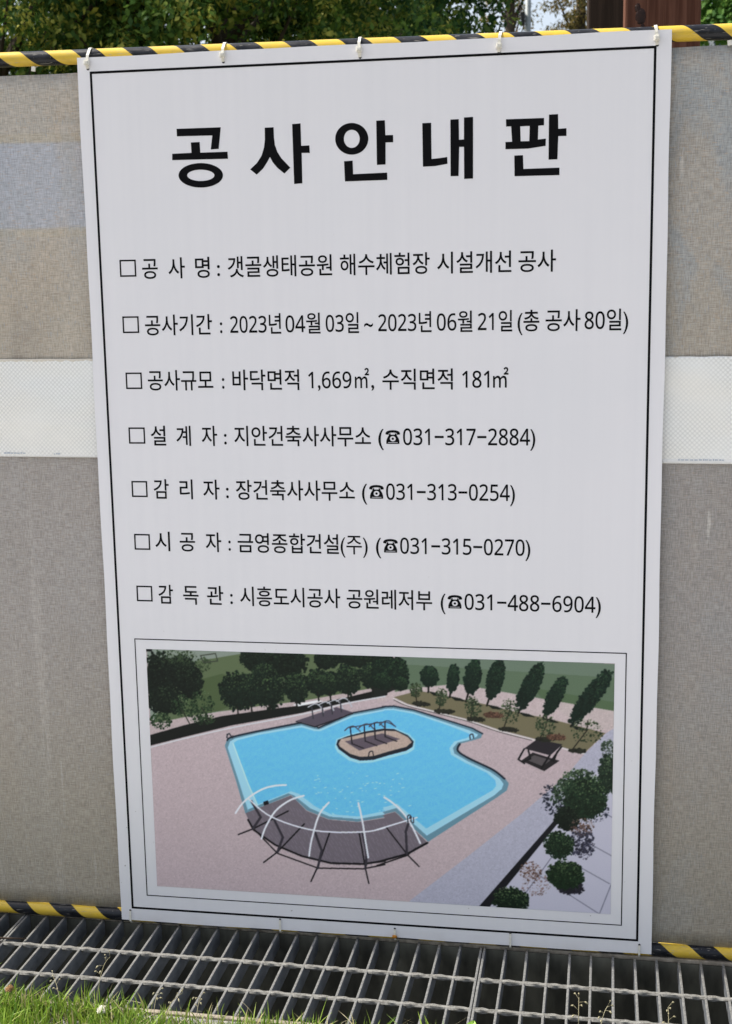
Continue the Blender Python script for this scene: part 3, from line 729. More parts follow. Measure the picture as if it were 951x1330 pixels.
OPS = [('P', (178, 161, 164), [(-5, -5), (1005, -5), (1005, 560), (-5, 560)]),
 ('P', (124, 134, 124), [(2.1, -9.6), (524.9, -19.5), (523.3, 91.7), (3.2, 159.9)]),
 ('P', (88, 102, 72), [(84.4, 35.8), (114.9, 24.1), (216.6, 4.1), (524.7, -7.8), (523.4, 82.9), (319.3, 114.2), (158.5, 135.4), (5.9, 168.9)]),
 ('P', (76, 92, 60), [(101.0, 71.2), (167.6, 51.0), (220.6, 61.1), (213.1, 109.3), (158.5, 135.4), (79.8, 144.6)]),
 ('P', (98, 114, 98), [(543.4, -13.0), (1003.9, 2.0), (1004.8, 54.6), (853.5, 36.4), (676.6, 24.6), (560.4, 34.4)]),
 ('P', (88, 106, 84), [(560.7, 16.4), (1004.4, 31.1), (1005.7, 107.6), (853.8, 81.4), (676.5, 55.6), (542.2, 86.4)]),
 ('P', (80, 100, 72), [(831.0, 57.8), (1005.3, 84.0), (1005.7, 107.6), (853.8, 81.4)]),
 ('P', (176, 160, 160), [(2.6, 172.1), (79.5, 151.9), (158.4, 136.7), (260.3, 118.3), (343.0, 105.6), (523.6, 65.3), (523.4, 78.8), (342.7, 117.5), (259.9, 129.7), (158.0, 148.8), (2.2, 195.4)]),
 ('P', (182, 166, 166), [(506.8, 81.6), (542.3, 78.5), (595.1, 66.4), (676.5, 55.6), (853.8, 81.4), (1005.6, 102.9), (1006.1, 134.2), (984.0, 148.8), (854.1, 125.5), (659.0, 85.0), (595.0, 76.6), (542.1, 92.5), (506.6, 104.1)]),
 ('P', (180, 166, 164), [(853.8, 81.4), (1005.6, 102.9), (1006.2, 143.1), (933.3, 137.2)]),
 ('P', (22, 26, 24), [(1.0, 195.5), (78.9, 170.2), (164.1, 146.1), (295.6, 122.3), (354.5, 113.5), (436.3, 94.9), (528.7, 69.2), (528.5, 85.6), (436.1, 105.6), (342.4, 131.8), (187.4, 165.8), (77.7, 197.1), (-0.2, 220.1)]),
 ('P', (30, 36, 32), [(495.4, 60.8), (542.5, 62.1), (571.9, 52.1), (572.9, 67.1), (542.4, 74.3), (506.8, 90.7), (494.9, 94.2)]),
 ('L', (196, 196, 200), 2.2, [(0.9, 223.8), (77.5, 200.8), (199.2, 168.3), (342.3, 134.9), (436.0, 108.0), (523.3, 88.2)]),
 ('P', (108, 102, 78), [(542.2, 89.4), (595.1, 73.0), (659.0, 83.3), (739.7, 98.3), (808.5, 113.5), (865.4, 123.2), (922.0, 135.8), (982.9, 150.0), (940.7, 194.8), (905.6, 186.8), (831.5, 167.2), (762.7, 151.4), (699.3, 131.7), (629.7, 116.4), (571.3, 102.9)]),
 ('L', (205, 200, 198), 2.0, [(542.1, 92.5), (571.3, 105.3), (629.6, 118.1), (699.3, 134.1), (762.7, 153.8), (831.6, 169.6), (905.6, 189.2), (940.8, 196.6)]),
 ('L', (52, 48, 46), 1.0, [(542.1, 94.8), (571.3, 107.7), (629.6, 120.6), (699.3, 136.5), (762.7, 156.3), (831.6, 172.0)]),
 ('P', (164, 163, 178), [(1006.1, 134.2), (982.9, 151.2), (940.8, 196.6), (906.2, 243.4), (809.3, 337.0), (698.3, 436.5), (571.2, 547.0), (570.9, 571.3), (1012.8, 554.0), (1007.5, 226.6)]),
 ('P', (178, 176, 190), [(739.5, 549.8), (881.4, 354.7), (1006.8, 176.1), (1012.9, 560.3), (736.5, 572.9)]),
 ('L', (112, 112, 128), 1.6, [(815.9, 520.2), (876.8, 425.9)]),
 ('L', (112, 112, 128), 1.6, [(844.7, 468.2), (976.0, 550.3)]),
 ('L', (112, 112, 128), 1.6, [(913.8, 436.1), (995.7, 480.5)]),
 ('L', (112, 112, 128), 1.6, [(976.0, 550.3), (1003.5, 470.7)]),
 ('L', (112, 112, 128), 1.6, [(953.3, 393.6), (1010.7, 424.0)]),
 ('L', (112, 112, 128), 1.6, [(969.4, 316.3), (1009.3, 338.5)]),
 ('P', (28, 28, 34), [(720.5, 551.1), (744.2, 549.5), (884.3, 356.3), (912.4, 307.1), (906.8, 301.3), (876.2, 350.6)]),
 ('P', (96, 134, 150), [(169.5, 212.7), (174.2, 200.3), (186.4, 192.5), (246.7, 175.4), (341.8, 153.5), (370.9, 157.1), (376.7, 164.0), (453.0, 127.5), (523.0, 111.2), (518.3, 111.0), (541.9, 108.8), (583.0, 115.1), (652.8, 134.8), (707.9, 150.7), (729.4, 161.9), (725.8, 171.8), (707.9, 177.9), (683.5, 185.6), (677.0, 195.7), (680.4, 205.3), (704.9, 219.4), (751.3, 240.5), (775.5, 257.0), (784.8, 268.7), (780.2, 284.9), (757.0, 303.2), (612.7, 408.9), (541.9, 343.9), (514.8, 352.8), (519.5, 358.2), (460.3, 371.8), (395.6, 369.1), (348.6, 352.0), (313.9, 318.3), (210.6, 365.5), (210.6, 366.8), (192.0, 292.5)]),
 ('P', (150, 200, 226), [(175.9, 217.3), (181.3, 202.5), (192.3, 195.9), (246.5, 180.3), (341.6, 159.4), (370.7, 166.7), (379.5, 167.4), (452.9, 132.3), (522.9, 116.5), (518.2, 115.8), (541.8, 114.3), (582.9, 120.0), (649.9, 139.8), (702.2, 155.8), (720.1, 164.1), (716.6, 169.7), (702.1, 176.4), (677.1, 183.5), (667.1, 196.1), (670.0, 208.2), (699.0, 224.0), (745.5, 245.0), (766.3, 259.8), (773.3, 270.5), (769.9, 281.8), (753.6, 297.2), (609.8, 395.2), (544.9, 336.2), (514.9, 346.5), (519.6, 352.1), (460.4, 365.6), (398.6, 363.5), (355.9, 346.7), (320.9, 319.1), (308.0, 314.9), (216.9, 356.5), (216.8, 360.2), (197.9, 292.2)]),
 ('P', (98, 181, 236), [(192.7, 219.0), (188.3, 207.0), (198.1, 199.3), (246.4, 185.1), (341.5, 164.2), (370.6, 171.5), (382.4, 171.0), (452.8, 137.0), (522.8, 120.1), (518.1, 119.5), (541.8, 117.9), (582.9, 124.2), (649.9, 144.5), (696.4, 160.9), (705.0, 165.3), (696.3, 172.9), (670.1, 181.3), (659.5, 196.5), (662.9, 211.0), (693.2, 227.9), (738.6, 247.8), (755.9, 262.9), (758.2, 274.9), (751.3, 285.1), (608.8, 379.0), (546.3, 326.2), (515.0, 336.6), (519.7, 344.2), (460.5, 359.6), (401.8, 357.8), (366.6, 341.3), (331.8, 314.9), (314.1, 309.6), (235.3, 345.7), (238.4, 345.6), (218.9, 297.3)]),
 ('L', (30, 44, 58), 3.0, [(175.3, 200.2), (186.4, 192.5), (246.7, 176.1), (341.8, 153.5)]),
 ('L', (30, 44, 58), 2.4, [(370.9, 157.1), (377.9, 163.9), (453.0, 127.5), (523.0, 111.2), (518.3, 111.0), (541.9, 108.8), (583.0, 115.1), (652.8, 134.8), (707.9, 150.7), (729.4, 161.9)]),
 ('L', (30, 40, 54), 3.4, [(681.7, 186.9), (677.0, 195.7), (680.4, 205.3), (704.9, 219.4), (751.3, 240.5), (775.5, 258.9)]),
 ('L', (176, 216, 236), 2.2, [(188.3, 207.0), (218.9, 297.3), (238.4, 345.5)]),
 ('S', [(366.2, 357.2), (520.2, 312.7), (575.5, 256.5), (557.1, 306.9), (519.6, 349.1)], 70),
 ('P', (150, 204, 232), [(413.0, 205.5), (416.7, 187.1), (438.7, 177.6), (477.3, 165.7), (520.6, 157.9), (545.5, 157.7), (575.0, 170.1), (587.2, 183.2), (584.5, 203.1), (571.2, 212.3), (533.0, 224.3), (492.9, 236.4), (464.4, 239.6), (442.7, 233.6), (417.8, 215.7)]),
 ('P', (34, 40, 50), [(416.4, 199.3), (420.1, 188.8), (442.1, 179.2), (480.6, 167.3), (517.3, 159.7), (542.2, 159.5), (571.7, 171.9), (583.9, 185.1), (581.3, 197.2), (568.0, 206.4), (529.7, 218.4), (496.3, 230.3), (467.8, 233.3), (446.2, 227.3), (421.3, 209.4)]),
 ('P', (176, 156, 144), [(421.5, 197.3), (426.8, 186.7), (480.5, 171.6), (522.2, 163.7), (547.1, 164.4), (571.6, 176.3), (579.7, 187.0), (568.1, 197.8), (529.8, 209.8), (496.5, 221.7), (468.0, 224.6), (446.3, 218.7), (424.8, 204.0)]),
 ('P', (92, 82, 92), [(435.1, 191.5), (517.1, 170.0), (555.1, 181.2), (466.5, 210.9)]),
 ('L', (40, 38, 44), 2.2, [(447.5, 158.2), (450.9, 196.0)]),
 ('L', (40, 38, 44), 2.0, [(450.9, 196.0), (475.8, 205.3)]),
 ('L', (70, 74, 84), 2.0, [(435.5, 167.3), (444.0, 160.1), (455.8, 157.1), (469.0, 167.7)]),
 ('L', (40, 38, 44), 2.2, [(477.6, 151.9), (479.5, 188.8)]),
 ('L', (40, 38, 44), 2.0, [(479.5, 188.8), (504.3, 198.0)]),
 ('L', (70, 74, 84), 2.0, [(465.8, 161.0), (474.2, 153.7), (485.9, 150.7), (499.0, 161.3)]),
 ('L', (40, 38, 44), 2.2, [(500.1, 147.6), (501.2, 183.5)]),
 ('L', (40, 38, 44), 2.0, [(501.2, 183.5), (525.9, 192.8)]),
 ('L', (70, 74, 84), 2.0, [(488.4, 156.6), (496.8, 149.4), (508.4, 146.4), (521.5, 157.0)]),
 ('L', (40, 38, 44), 2.2, [(522.5, 143.3), (522.9, 177.4)]),
 ('L', (40, 38, 44), 2.0, [(522.9, 177.4), (547.6, 186.6)]),
 ('L', (70, 74, 84), 2.0, [(510.8, 152.3), (519.2, 145.0), (530.8, 142.0), (543.8, 152.6)]),
 ('L', (60, 60, 70), 1.6, [(447.5, 160.0), (477.6, 153.6), (522.5, 144.9), (545.5, 154.2)]),
 ('L', (40, 40, 46), 1.8, [(486.4, 222.1), (488.3, 213.3), (494.9, 211.4), (496.5, 221.7)]),
 ('P', (84, 76, 88), [(330.1, 149.7), (418.5, 115.8), (454.2, 126.2), (370.9, 160.6)]),
 ('L', (36, 34, 40), 2.0, [(330.0, 151.5), (370.8, 161.9), (454.2, 128.1)]),
 ('P', (220, 222, 226), [(322.2, 114.7), (378.1, 101.9), (390.9, 103.7), (336.8, 117.1)]),
 ('L', (60, 60, 68), 2.2, [(367.2, 142.9), (364.9, 118.4)]),
 ('L', (176, 178, 186), 1.9, [(356.8, 118.2), (372.1, 110.4), (382.5, 114.8), (390.3, 128.8)]),
 ('L', (60, 60, 68), 2.2, [(389.5, 136.9), (387.2, 112.6)]),
 ('L', (176, 178, 186), 1.9, [(379.1, 112.7), (394.3, 105.1), (404.7, 109.4), (412.5, 123.4)]),
 ('L', (60, 60, 68), 2.2, [(409.5, 131.7), (407.0, 107.5)]),
 ('L', (176, 178, 186), 1.9, [(398.9, 107.9), (414.2, 100.3), (424.6, 104.6), (432.4, 118.6)]),
 ('L', (60, 60, 68), 2.2, [(429.4, 126.4), (426.9, 102.3)]),
 ('L', (176, 178, 186), 1.9, [(418.8, 103.1), (434.0, 95.5), (444.3, 99.8), (452.2, 113.8)]),
 ('P', (106, 98, 106), [(210.6, 365.5), (313.8, 319.5), (348.6, 353.3), (395.6, 370.4), (460.3, 373.0), (519.5, 360.0), (514.8, 354.1), (541.8, 345.1), (610.9, 410.2), (567.6, 439.1), (501.2, 462.1), (470.4, 468.3), (399.3, 470.7), (334.1, 457.9), (274.7, 435.2), (227.5, 403.1)]),
 ('G', (128, 118, 130), [(210.6, 365.5), (610.9, 410.2), (470.4, 468.3)]),
 ('L', (26, 24, 28), 3.4, [(216.1, 380.7), (227.5, 403.1), (274.7, 435.2), (334.1, 457.9), (399.3, 470.7), (470.4, 468.3), (518.1, 458.0), (501.2, 462.1), (567.6, 439.1), (610.9, 411.4)]),
 ('L', (30, 27, 30), 2.4, [(227.6, 400.6), (280.1, 454.9), (369.3, 483.7), (470.2, 479.4), (517.9, 466.7), (501.0, 469.8), (566.3, 443.0), (585.7, 425.5)]),
 ('L', (30, 27, 31), 2.4, [(192.6, 416.2), (227.6, 400.6), (306.8, 355.4)]),
 ('L', (30, 27, 31), 2.4, [(248.1, 478.0), (280.2, 451.7), (341.9, 383.1)]),
 ('L', (30, 27, 31), 2.4, [(353.5, 515.9), (369.4, 480.6), (397.8, 399.8)]),
 ('L', (30, 27, 31), 2.4, [(482.0, 512.2), (475.0, 477.3), (462.8, 396.2)]),
 ('L', (30, 27, 31), 2.4, [(592.5, 466.7), (566.4, 439.9), (523.4, 382.5)]),
 ('L', (58, 54, 62), 4.2, [(224.8, 336.9), (244.7, 373.0), (226.3, 400.7)]),
 ('L', (58, 54, 62), 4.2, [(275.1, 377.6), (293.2, 416.8), (280.2, 451.7)]),
 ('L', (58, 54, 62), 4.2, [(365.3, 401.5), (379.2, 442.8), (369.3, 483.7)]),
 ('L', (58, 54, 62), 4.2, [(470.5, 395.7), (479.0, 443.1), (474.9, 479.1)]),
 ('L', (58, 54, 62), 4.0, [(575.7, 354.6), (564.6, 387.7), (566.4, 439.2)]),
 ('L', (214, 216, 228), 2.4, [(217.7, 331.2), (270.5, 371.6), (365.4, 397.2), (471.6, 394.4), (519.2, 382.0), (502.3, 387.4), (589.3, 355.1)]),
 ('L', (212, 214, 224), 3.0, [(188.2, 366.7), (202.2, 346.1), (217.8, 330.5), (236.2, 316.7), (257.5, 305.1), (281.6, 298.5), (303.7, 296.1)]),
 ('L', (212, 214, 224), 3.0, [(244.9, 423.3), (252.8, 400.5), (264.4, 378.1), (278.2, 357.0), (295.3, 341.4), (316.5, 327.9), (342.4, 318.6)]),
 ('L', (212, 214, 224), 3.0, [(350.8, 456.9), (355.1, 428.7), (362.3, 400.5), (370.6, 372.4), (381.2, 350.3), (397.6, 331.1)]),
 ('L', (212, 214, 224), 3.0, [(462.2, 328.9), (467.0, 351.8), (471.8, 379.0), (476.0, 412.5), (481.8, 452.8)]),
 ('L', (212, 214, 224), 3.0, [(519.0, 313.3), (534.3, 323.1), (550.9, 337.1), (565.6, 355.1), (579.1, 377.5), (595.4, 413.0)]),
 ('P', (24, 24, 28), [(251.2, 337.4), (262.1, 333.2), (264.3, 341.6), (253.3, 346.0)]),
 ('L', (50, 56, 66), 2.0, [(569.7, 365.5), (568.6, 353.7), (574.6, 350.8), (576.8, 365.1), (581.5, 366.7), (581.6, 355.4)]),
 ('L', (40, 44, 52), 2.2, [(175.0, 194.2), (175.8, 186.9), (180.7, 184.9), (187.0, 194.3), (188.3, 190.0)]),
 ('L', (40, 44, 52), 2.0, [(703.8, 175.1), (702.7, 166.7), (708.5, 163.9), (710.8, 172.3)]),
 ('P', (40, 37, 40), [(810.0, 217.7), (834.5, 198.4), (889.9, 214.0), (858.2, 238.4)]),
 ('P', (84, 78, 80), [(820.4, 214.7), (837.5, 204.3), (871.7, 213.6), (854.7, 227.7)]),
 ('L', (26, 25, 28), 2.8, [(816.2, 192.0), (804.3, 214.9), (816.9, 223.4)]),
 ('L', (26, 25, 28), 2.8, [(824.9, 194.0), (829.5, 211.9), (814.6, 219.9)]),
 ('L', (26, 25, 28), 2.8, [(869.4, 202.9), (851.4, 233.9)]),
 ('L', (26, 25, 28), 2.8, [(890.9, 186.8), (872.9, 214.8)]),
 ('L', (26, 25, 28), 2.8, [(893.2, 183.8), (884.1, 196.2), (877.5, 215.8)]),
 ('P', (44, 40, 46), [(816.2, 190.7), (843.0, 169.1), (895.3, 178.2), (870.5, 203.5)]),
 ('T', (245.8, 15.1), 36.4, 27.3, (20, 32, 24), (48, 68, 44), 150, 9, 0.0, 1.0),
 ('T', (315.9, 21.0), 42.0, 35.7, (20, 32, 24), (48, 68, 44), 150, 9, 0.0, 1.0),
 ('T', (400.6, 7.7), 27.7, 23.6, (20, 32, 24), (48, 68, 44), 150, 9, 0.0, 1.0),
 ('T', (466.8, 4.5), 40.0, 19.9, (20, 32, 24), (48, 68, 44), 150, 9, 0.0, 1.0),
 ('T', (512.4, 10.1), 28.5, 19.8, (20, 32, 24), (48, 68, 44), 150, 9, 0.0, 1.0),
 ('T', (28.8, 67.7), 37.4, 63.8, (18, 28, 22), (50, 70, 46), 200, 9, 0.0, 1.0),
 ('T', (77.9, 48.1), 36.1, 36.1, (18, 28, 22), (50, 70, 46), 200, 9, 0.0, 1.0),
 ('T', (95.0, 71.4), 31.2, 36.3, (18, 28, 22), (50, 70, 46), 200, 9, 0.0, 1.0),
 ('T', (38.7, 115.9), 45.4, 31.6, (18, 28, 22), (50, 70, 46), 200, 9, 0.0, 1.0),
 ('T', (55.2, 15.8), 27.1, 16.8, (50, 66, 44), (96, 112, 78), 60, 5, 0, 0.5),
 ('T', (94.1, 17.5), 22.8, 18.0, (50, 66, 44), (96, 112, 78), 60, 5, 0, 0.5),
 ('T', (129.5, 31.3), 15.6, 15.6, (50, 66, 44), (96, 112, 78), 60, 5, 0, 0.5),
 ('L', (60, 66, 56), 1.8, [(122.5, 11.8), (156.2, 6.0), (160.3, 22.6), (129.7, 27.1), (122.5, 11.8)]),
 ('T', (262.4, 47.8), 28.3, 23.8, (20, 34, 26), (74, 98, 60), 230, 8, 0.0, 1.0),
 ('L', (26, 28, 24), 2.6, [(261.8, 66.8), (263.7, 84.7)]),
 ('T', (202.0, 88.7), 40.3, 43.3, (20, 34, 26), (74, 98, 60), 230, 8, 0.0, 1.0),
 ('L', (26, 28, 24), 2.6, [(200.8, 123.3), (202.3, 145.2)]),
 ('T', (231.7, 84.7), 29.7, 34.7, (20, 34, 26), (74, 98, 60), 230, 8, 0.0, 1.0),
 ('L', (26, 28, 24), 2.6, [(230.8, 112.4), (232.6, 132.6)]),
 ('T', (273.2, 80.2), 36.5, 44.3, (20, 34, 26), (74, 98, 60), 230, 8, 0.0, 1.0),
 ('L', (26, 28, 24), 2.6, [(272.2, 115.6), (273.9, 137.6)]),
 ('T', (332.0, 76.2), 26.9, 34.6, (20, 34, 26), (74, 98, 60), 230, 8, 0.0, 1.0),
 ('L', (26, 28, 24), 2.6, [(331.3, 103.8), (333.2, 123.9)]),
 ('T', (379.1, 61.6), 24.3, 28.3, (20, 34, 26), (74, 98, 60), 230, 8, 0.0, 1.0),
 ('L', (26, 28, 24), 2.6, [(378.5, 84.3), (380.4, 103.0)]),
 ('T', (405.1, 63.5), 19.8, 25.0, (20, 34, 26), (74, 98, 60), 230, 8, 0.0, 1.0),
 ('L', (26, 28, 24), 2.6, [(404.7, 83.5), (406.7, 101.4)]),
 ('T', (444.0, 53.3), 27.7, 33.1, (20, 34, 26), (74, 98, 60), 230, 8, 0.0, 1.0),
 ('L', (26, 28, 24), 2.6, [(443.5, 79.8), (445.5, 99.3)]),
 ('T', (497.7, 42.7), 26.3, 29.3, (20, 34, 26), (74, 98, 60), 230, 8, 0.0, 1.0),
 ('L', (26, 28, 24), 2.6, [(497.3, 66.2), (499.3, 84.9)]),
 ('T', (529.2, 32.9), 26.2, 32.2, (20, 34, 26), (74, 98, 60), 230, 8, 0.0, 1.0),
 ('L', (26, 28, 24), 2.6, [(528.9, 58.6), (530.8, 77.9)]),
 ('T', (525.3, 29.7), 29.3, 30.1, (18, 34, 26), (52, 80, 50), 190, 8, 0.0, 1.0),
 ('T', (551.7, 34.7), 22.2, 31.4, (18, 34, 26), (52, 80, 50), 190, 8, 0.0, 1.0),
 ('T', (519.1, 53.9), 23.5, 18.2, (18, 34, 26), (52, 80, 50), 190, 8, 0.0, 1.0),
 ('T', (557.2, 58.6), 15.2, 14.5, (18, 34, 26), (52, 80, 50), 190, 8, 0.0, 1.0),
 ('T', (25.7, 162.0), 25.6, 19.6, (34, 54, 34), (104, 124, 84), 90, 6, 0, 0.7),
 ('T', (77.6, 126.5), 29.1, 24.3, (34, 54, 34), (104, 124, 84), 70, 6, 0, 0.7),
 ('T', (121.8, 121.7), 27.0, 33.4, (34, 54, 34), (104, 124, 84), 90, 6, 0, 0.7),
 ('T', (121.7, 155.1), 27.1, 12.2, (34, 54, 34), (104, 124, 84), 60, 6, 0, 0.7),
 ('L', (40, 44, 34), 1.8, [(74.4, 132.7), (93.9, 169.6)]),
 ('L', (40, 44, 34), 1.8, [(119.8, 127.9), (139.6, 159.2)]),
 ('P', (26, 32, 26), [(615.5, 73.4), (638.7, 77.4), (651.5, 84.2), (627.0, 82.6)]),
 ('L', (24, 24, 20), 3.0, [(615.5, 75.8), (617.0, 58.6)]),
 ('T', (618.7, 41.5), 17.4, 20.4, (18, 36, 28), (46, 74, 50), 260, 8, 0, 1.0),
 ('P', (26, 32, 26), [(660.8, 82.6), (683.9, 86.5), (696.6, 93.3), (672.3, 91.8)]),
 ('L', (24, 24, 20), 3.0, [(660.8, 85.0), (664.3, 64.5)]),
 ('T', (667.9, 43.9), 10.4, 28.8, (18, 36, 28), (46, 74, 50), 260, 8, 0.1, 1.0),
 ('P', (26, 32, 26), [(694.8, 90.9), (717.9, 94.8), (730.5, 101.6), (706.4, 100.1)]),
 ('L', (24, 24, 20), 3.0, [(694.8, 93.4), (702.2, 65.8)]),
 ('T', (709.4, 38.4), 16.0, 37.1, (18, 36, 28), (46, 74, 50), 260, 8, 0.12, 1.0),
 ('P', (26, 32, 26), [(738.6, 97.7), (761.5, 101.6), (774.2, 108.3), (750.1, 106.9)]),
 ('L', (24, 24, 20), 3.0, [(738.6, 100.1), (747.3, 71.3)]),
 ('T', (755.8, 42.7), 17.1, 41.8, (18, 36, 28), (46, 74, 50), 260, 8, 0.2, 1.0),
 ('P', (26, 32, 26), [(803.9, 111.4), (826.7, 115.2), (839.2, 121.8), (815.4, 120.5)]),
 ('L', (24, 24, 20), 3.0, [(803.9, 113.7), (816.3, 84.3)]),
 ('T', (828.7, 55.0), 18.1, 51.2, (18, 36, 28), (46, 74, 50), 260, 8, 0.42, 1.0),
 ('P', (26, 32, 26), [(854.0, 121.9), (876.7, 125.8), (889.2, 132.4), (865.5, 131.0)]),
 ('L', (24, 24, 20), 3.0, [(854.1, 124.3), (866.6, 99.3)]),
 ('T', (879.2, 74.5), 15.7, 41.6, (18, 36, 28), (46, 74, 50), 260, 8, 0.42, 1.0),
 ('P', (26, 32, 26), [(911.8, 136.2), (934.4, 140.1), (946.9, 146.7), (923.3, 145.3)]),
 ('L', (24, 24, 20), 3.0, [(911.9, 138.7), (932.1, 105.7)]),
 ('T', (952.2, 73.0), 21.2, 59.2, (18, 36, 28), (46, 74, 50), 260, 8, 0.62, 1.0),
 ('T', (602.3, 101.7), 19.9, 4.8, (36, 38, 30), (56, 58, 44), 40, 6, 0.0, 1.0),
 ('L', (46, 42, 34), 1.8, [(590.7, 100.9), (589.2, 72.6), (591.7, 60.0)]),
 ('T', (589.2, 72.6), 12.9, 15.7, (46, 60, 40), (112, 126, 92), 75, 5, 0, 0.7),
 ('T', (649.5, 116.8), 19.8, 4.8, (36, 38, 30), (56, 58, 44), 40, 6, 0.0, 1.0),
 ('L', (46, 42, 34), 1.8, [(637.9, 116.0), (642.8, 85.6), (645.1, 69.2)]),
 ('T', (642.8, 85.6), 12.7, 20.6, (46, 60, 40), (112, 126, 92), 75, 5, 0, 0.7),
 ('T', (715.6, 131.0), 19.5, 4.8, (36, 38, 30), (56, 58, 44), 40, 6, 0.0, 1.0),
 ('L', (46, 42, 34), 1.8, [(703.9, 130.4), (709.8, 104.2), (712.1, 86.8)]),
 ('T', (709.8, 104.2), 17.3, 21.7, (46, 60, 40), (112, 126, 92), 75, 5, 0, 0.7),
 ('T', (784.5, 150.5), 19.5, 4.8, (36, 38, 30), (56, 58, 44), 40, 6, 0.0, 1.0),
 ('L', (46, 42, 34), 1.8, [(773.1, 149.8), (785.6, 111.5), (787.9, 89.4)]),
 ('T', (785.6, 111.5), 19.5, 27.6, (46, 60, 40), (112, 126, 92), 75, 5, 0, 0.7),
 ('T', (860.1, 168.3), 19.3, 4.9, (36, 38, 30), (56, 58, 44), 40, 6, 0.0, 1.0),
 ('L', (46, 42, 34), 1.8, [(848.6, 167.6), (861.0, 140.1), (863.1, 120.0)]),
 ('T', (861.0, 140.1), 21.5, 25.2, (46, 60, 40), (112, 126, 92), 75, 5, 0, 0.7),
 ('T', (926.0, 190.7), 19.2, 4.8, (36, 38, 30), (56, 58, 44), 40, 6, 0.0, 1.0),
 ('L', (46, 42, 34), 1.8, [(914.7, 190.0), (944.6, 146.8), (946.7, 124.9)]),
 ('T', (944.6, 146.8), 32.6, 27.5, (46, 60, 40), (112, 126, 92), 75, 5, 0, 0.7),
 ('T', (751.3, 120.6), 22.9, 7.2, (86, 62, 50), (128, 96, 78), 40, 5, 0.0, 1.0),
 ('T', (882.7, 163.2), 20.4, 7.2, (86, 62, 50), (128, 96, 78), 40, 5, 0.0, 1.0),
 ('T', (878.2, 299.5), 28.5, 36.7, (40, 44, 56), (60, 64, 74), 60, 7, 0, 0.6),
 ('T', (958.0, 313.6), 34.0, 36.6, (40, 44, 56), (60, 64, 74), 60, 7, 0, 0.6),
 ('T', (990.1, 185.5), 15.7, 21.5, (44, 58, 46), (110, 126, 104), 70, 6, 0, 0.7),
 ('T', (990.9, 239.4), 22.4, 42.2, (30, 46, 34), (96, 116, 84), 170, 8, 0.0, 1.0),
 ('T', (931.9, 266.4), 45.3, 36.4, (46, 62, 46), (128, 146, 112), 240, 7, 0, 0.8),
 ('T', (912.3, 291.6), 39.8, 36.5, (36, 54, 38), (120, 138, 104), 220, 7, 0, 0.8),
 ('T', (939.0, 391.4), 25.8, 37.0, (52, 52, 66), (84, 84, 98), 120, 7, 0, 0.8),
 ('T', (946.5, 293.2), 42.3, 48.7, (26, 44, 30), (92, 114, 76), 300, 8, 0.0, 1.0),
 ('T', (907.1, 341.1), 25.1, 25.6, (18, 28, 22), (44, 60, 42), 150, 8, 0.0, 1.0),
 ('T', (935.8, 357.8), 25.6, 20.8, (84, 66, 60), (134, 112, 100), 70, 5, 0, 0.6),
 ('T', (890.4, 400.4), 31.0, 29.6, (24, 42, 28), (92, 116, 78), 200, 7, 0.0, 1.0),
 ('T', (914.4, 495.0), 28.8, 16.2, (40, 38, 48), (60, 58, 70), 80, 7, 0.0, 1.0),
 ('T', (903.7, 466.4), 39.1, 32.4, (24, 42, 26), (92, 114, 74), 240, 8, 0.0, 1.0),
 ('T', (830.1, 462.9), 23.2, 22.5, (92, 70, 62), (146, 122, 108), 80, 5, 0, 0.6),
 ('T', (842.0, 493.4), 31.9, 25.1, (112, 94, 92), (150, 132, 128), 50, 5, 0, 0.5),
 ('T', (789.5, 531.3), 38.7, 30.3, (20, 36, 24), (104, 124, 84), 240, 8, 0.0, 1.0),
 ('P', (24, 26, 28), [(0, 0), (14, 0), (14, 6), (0, 6)])]
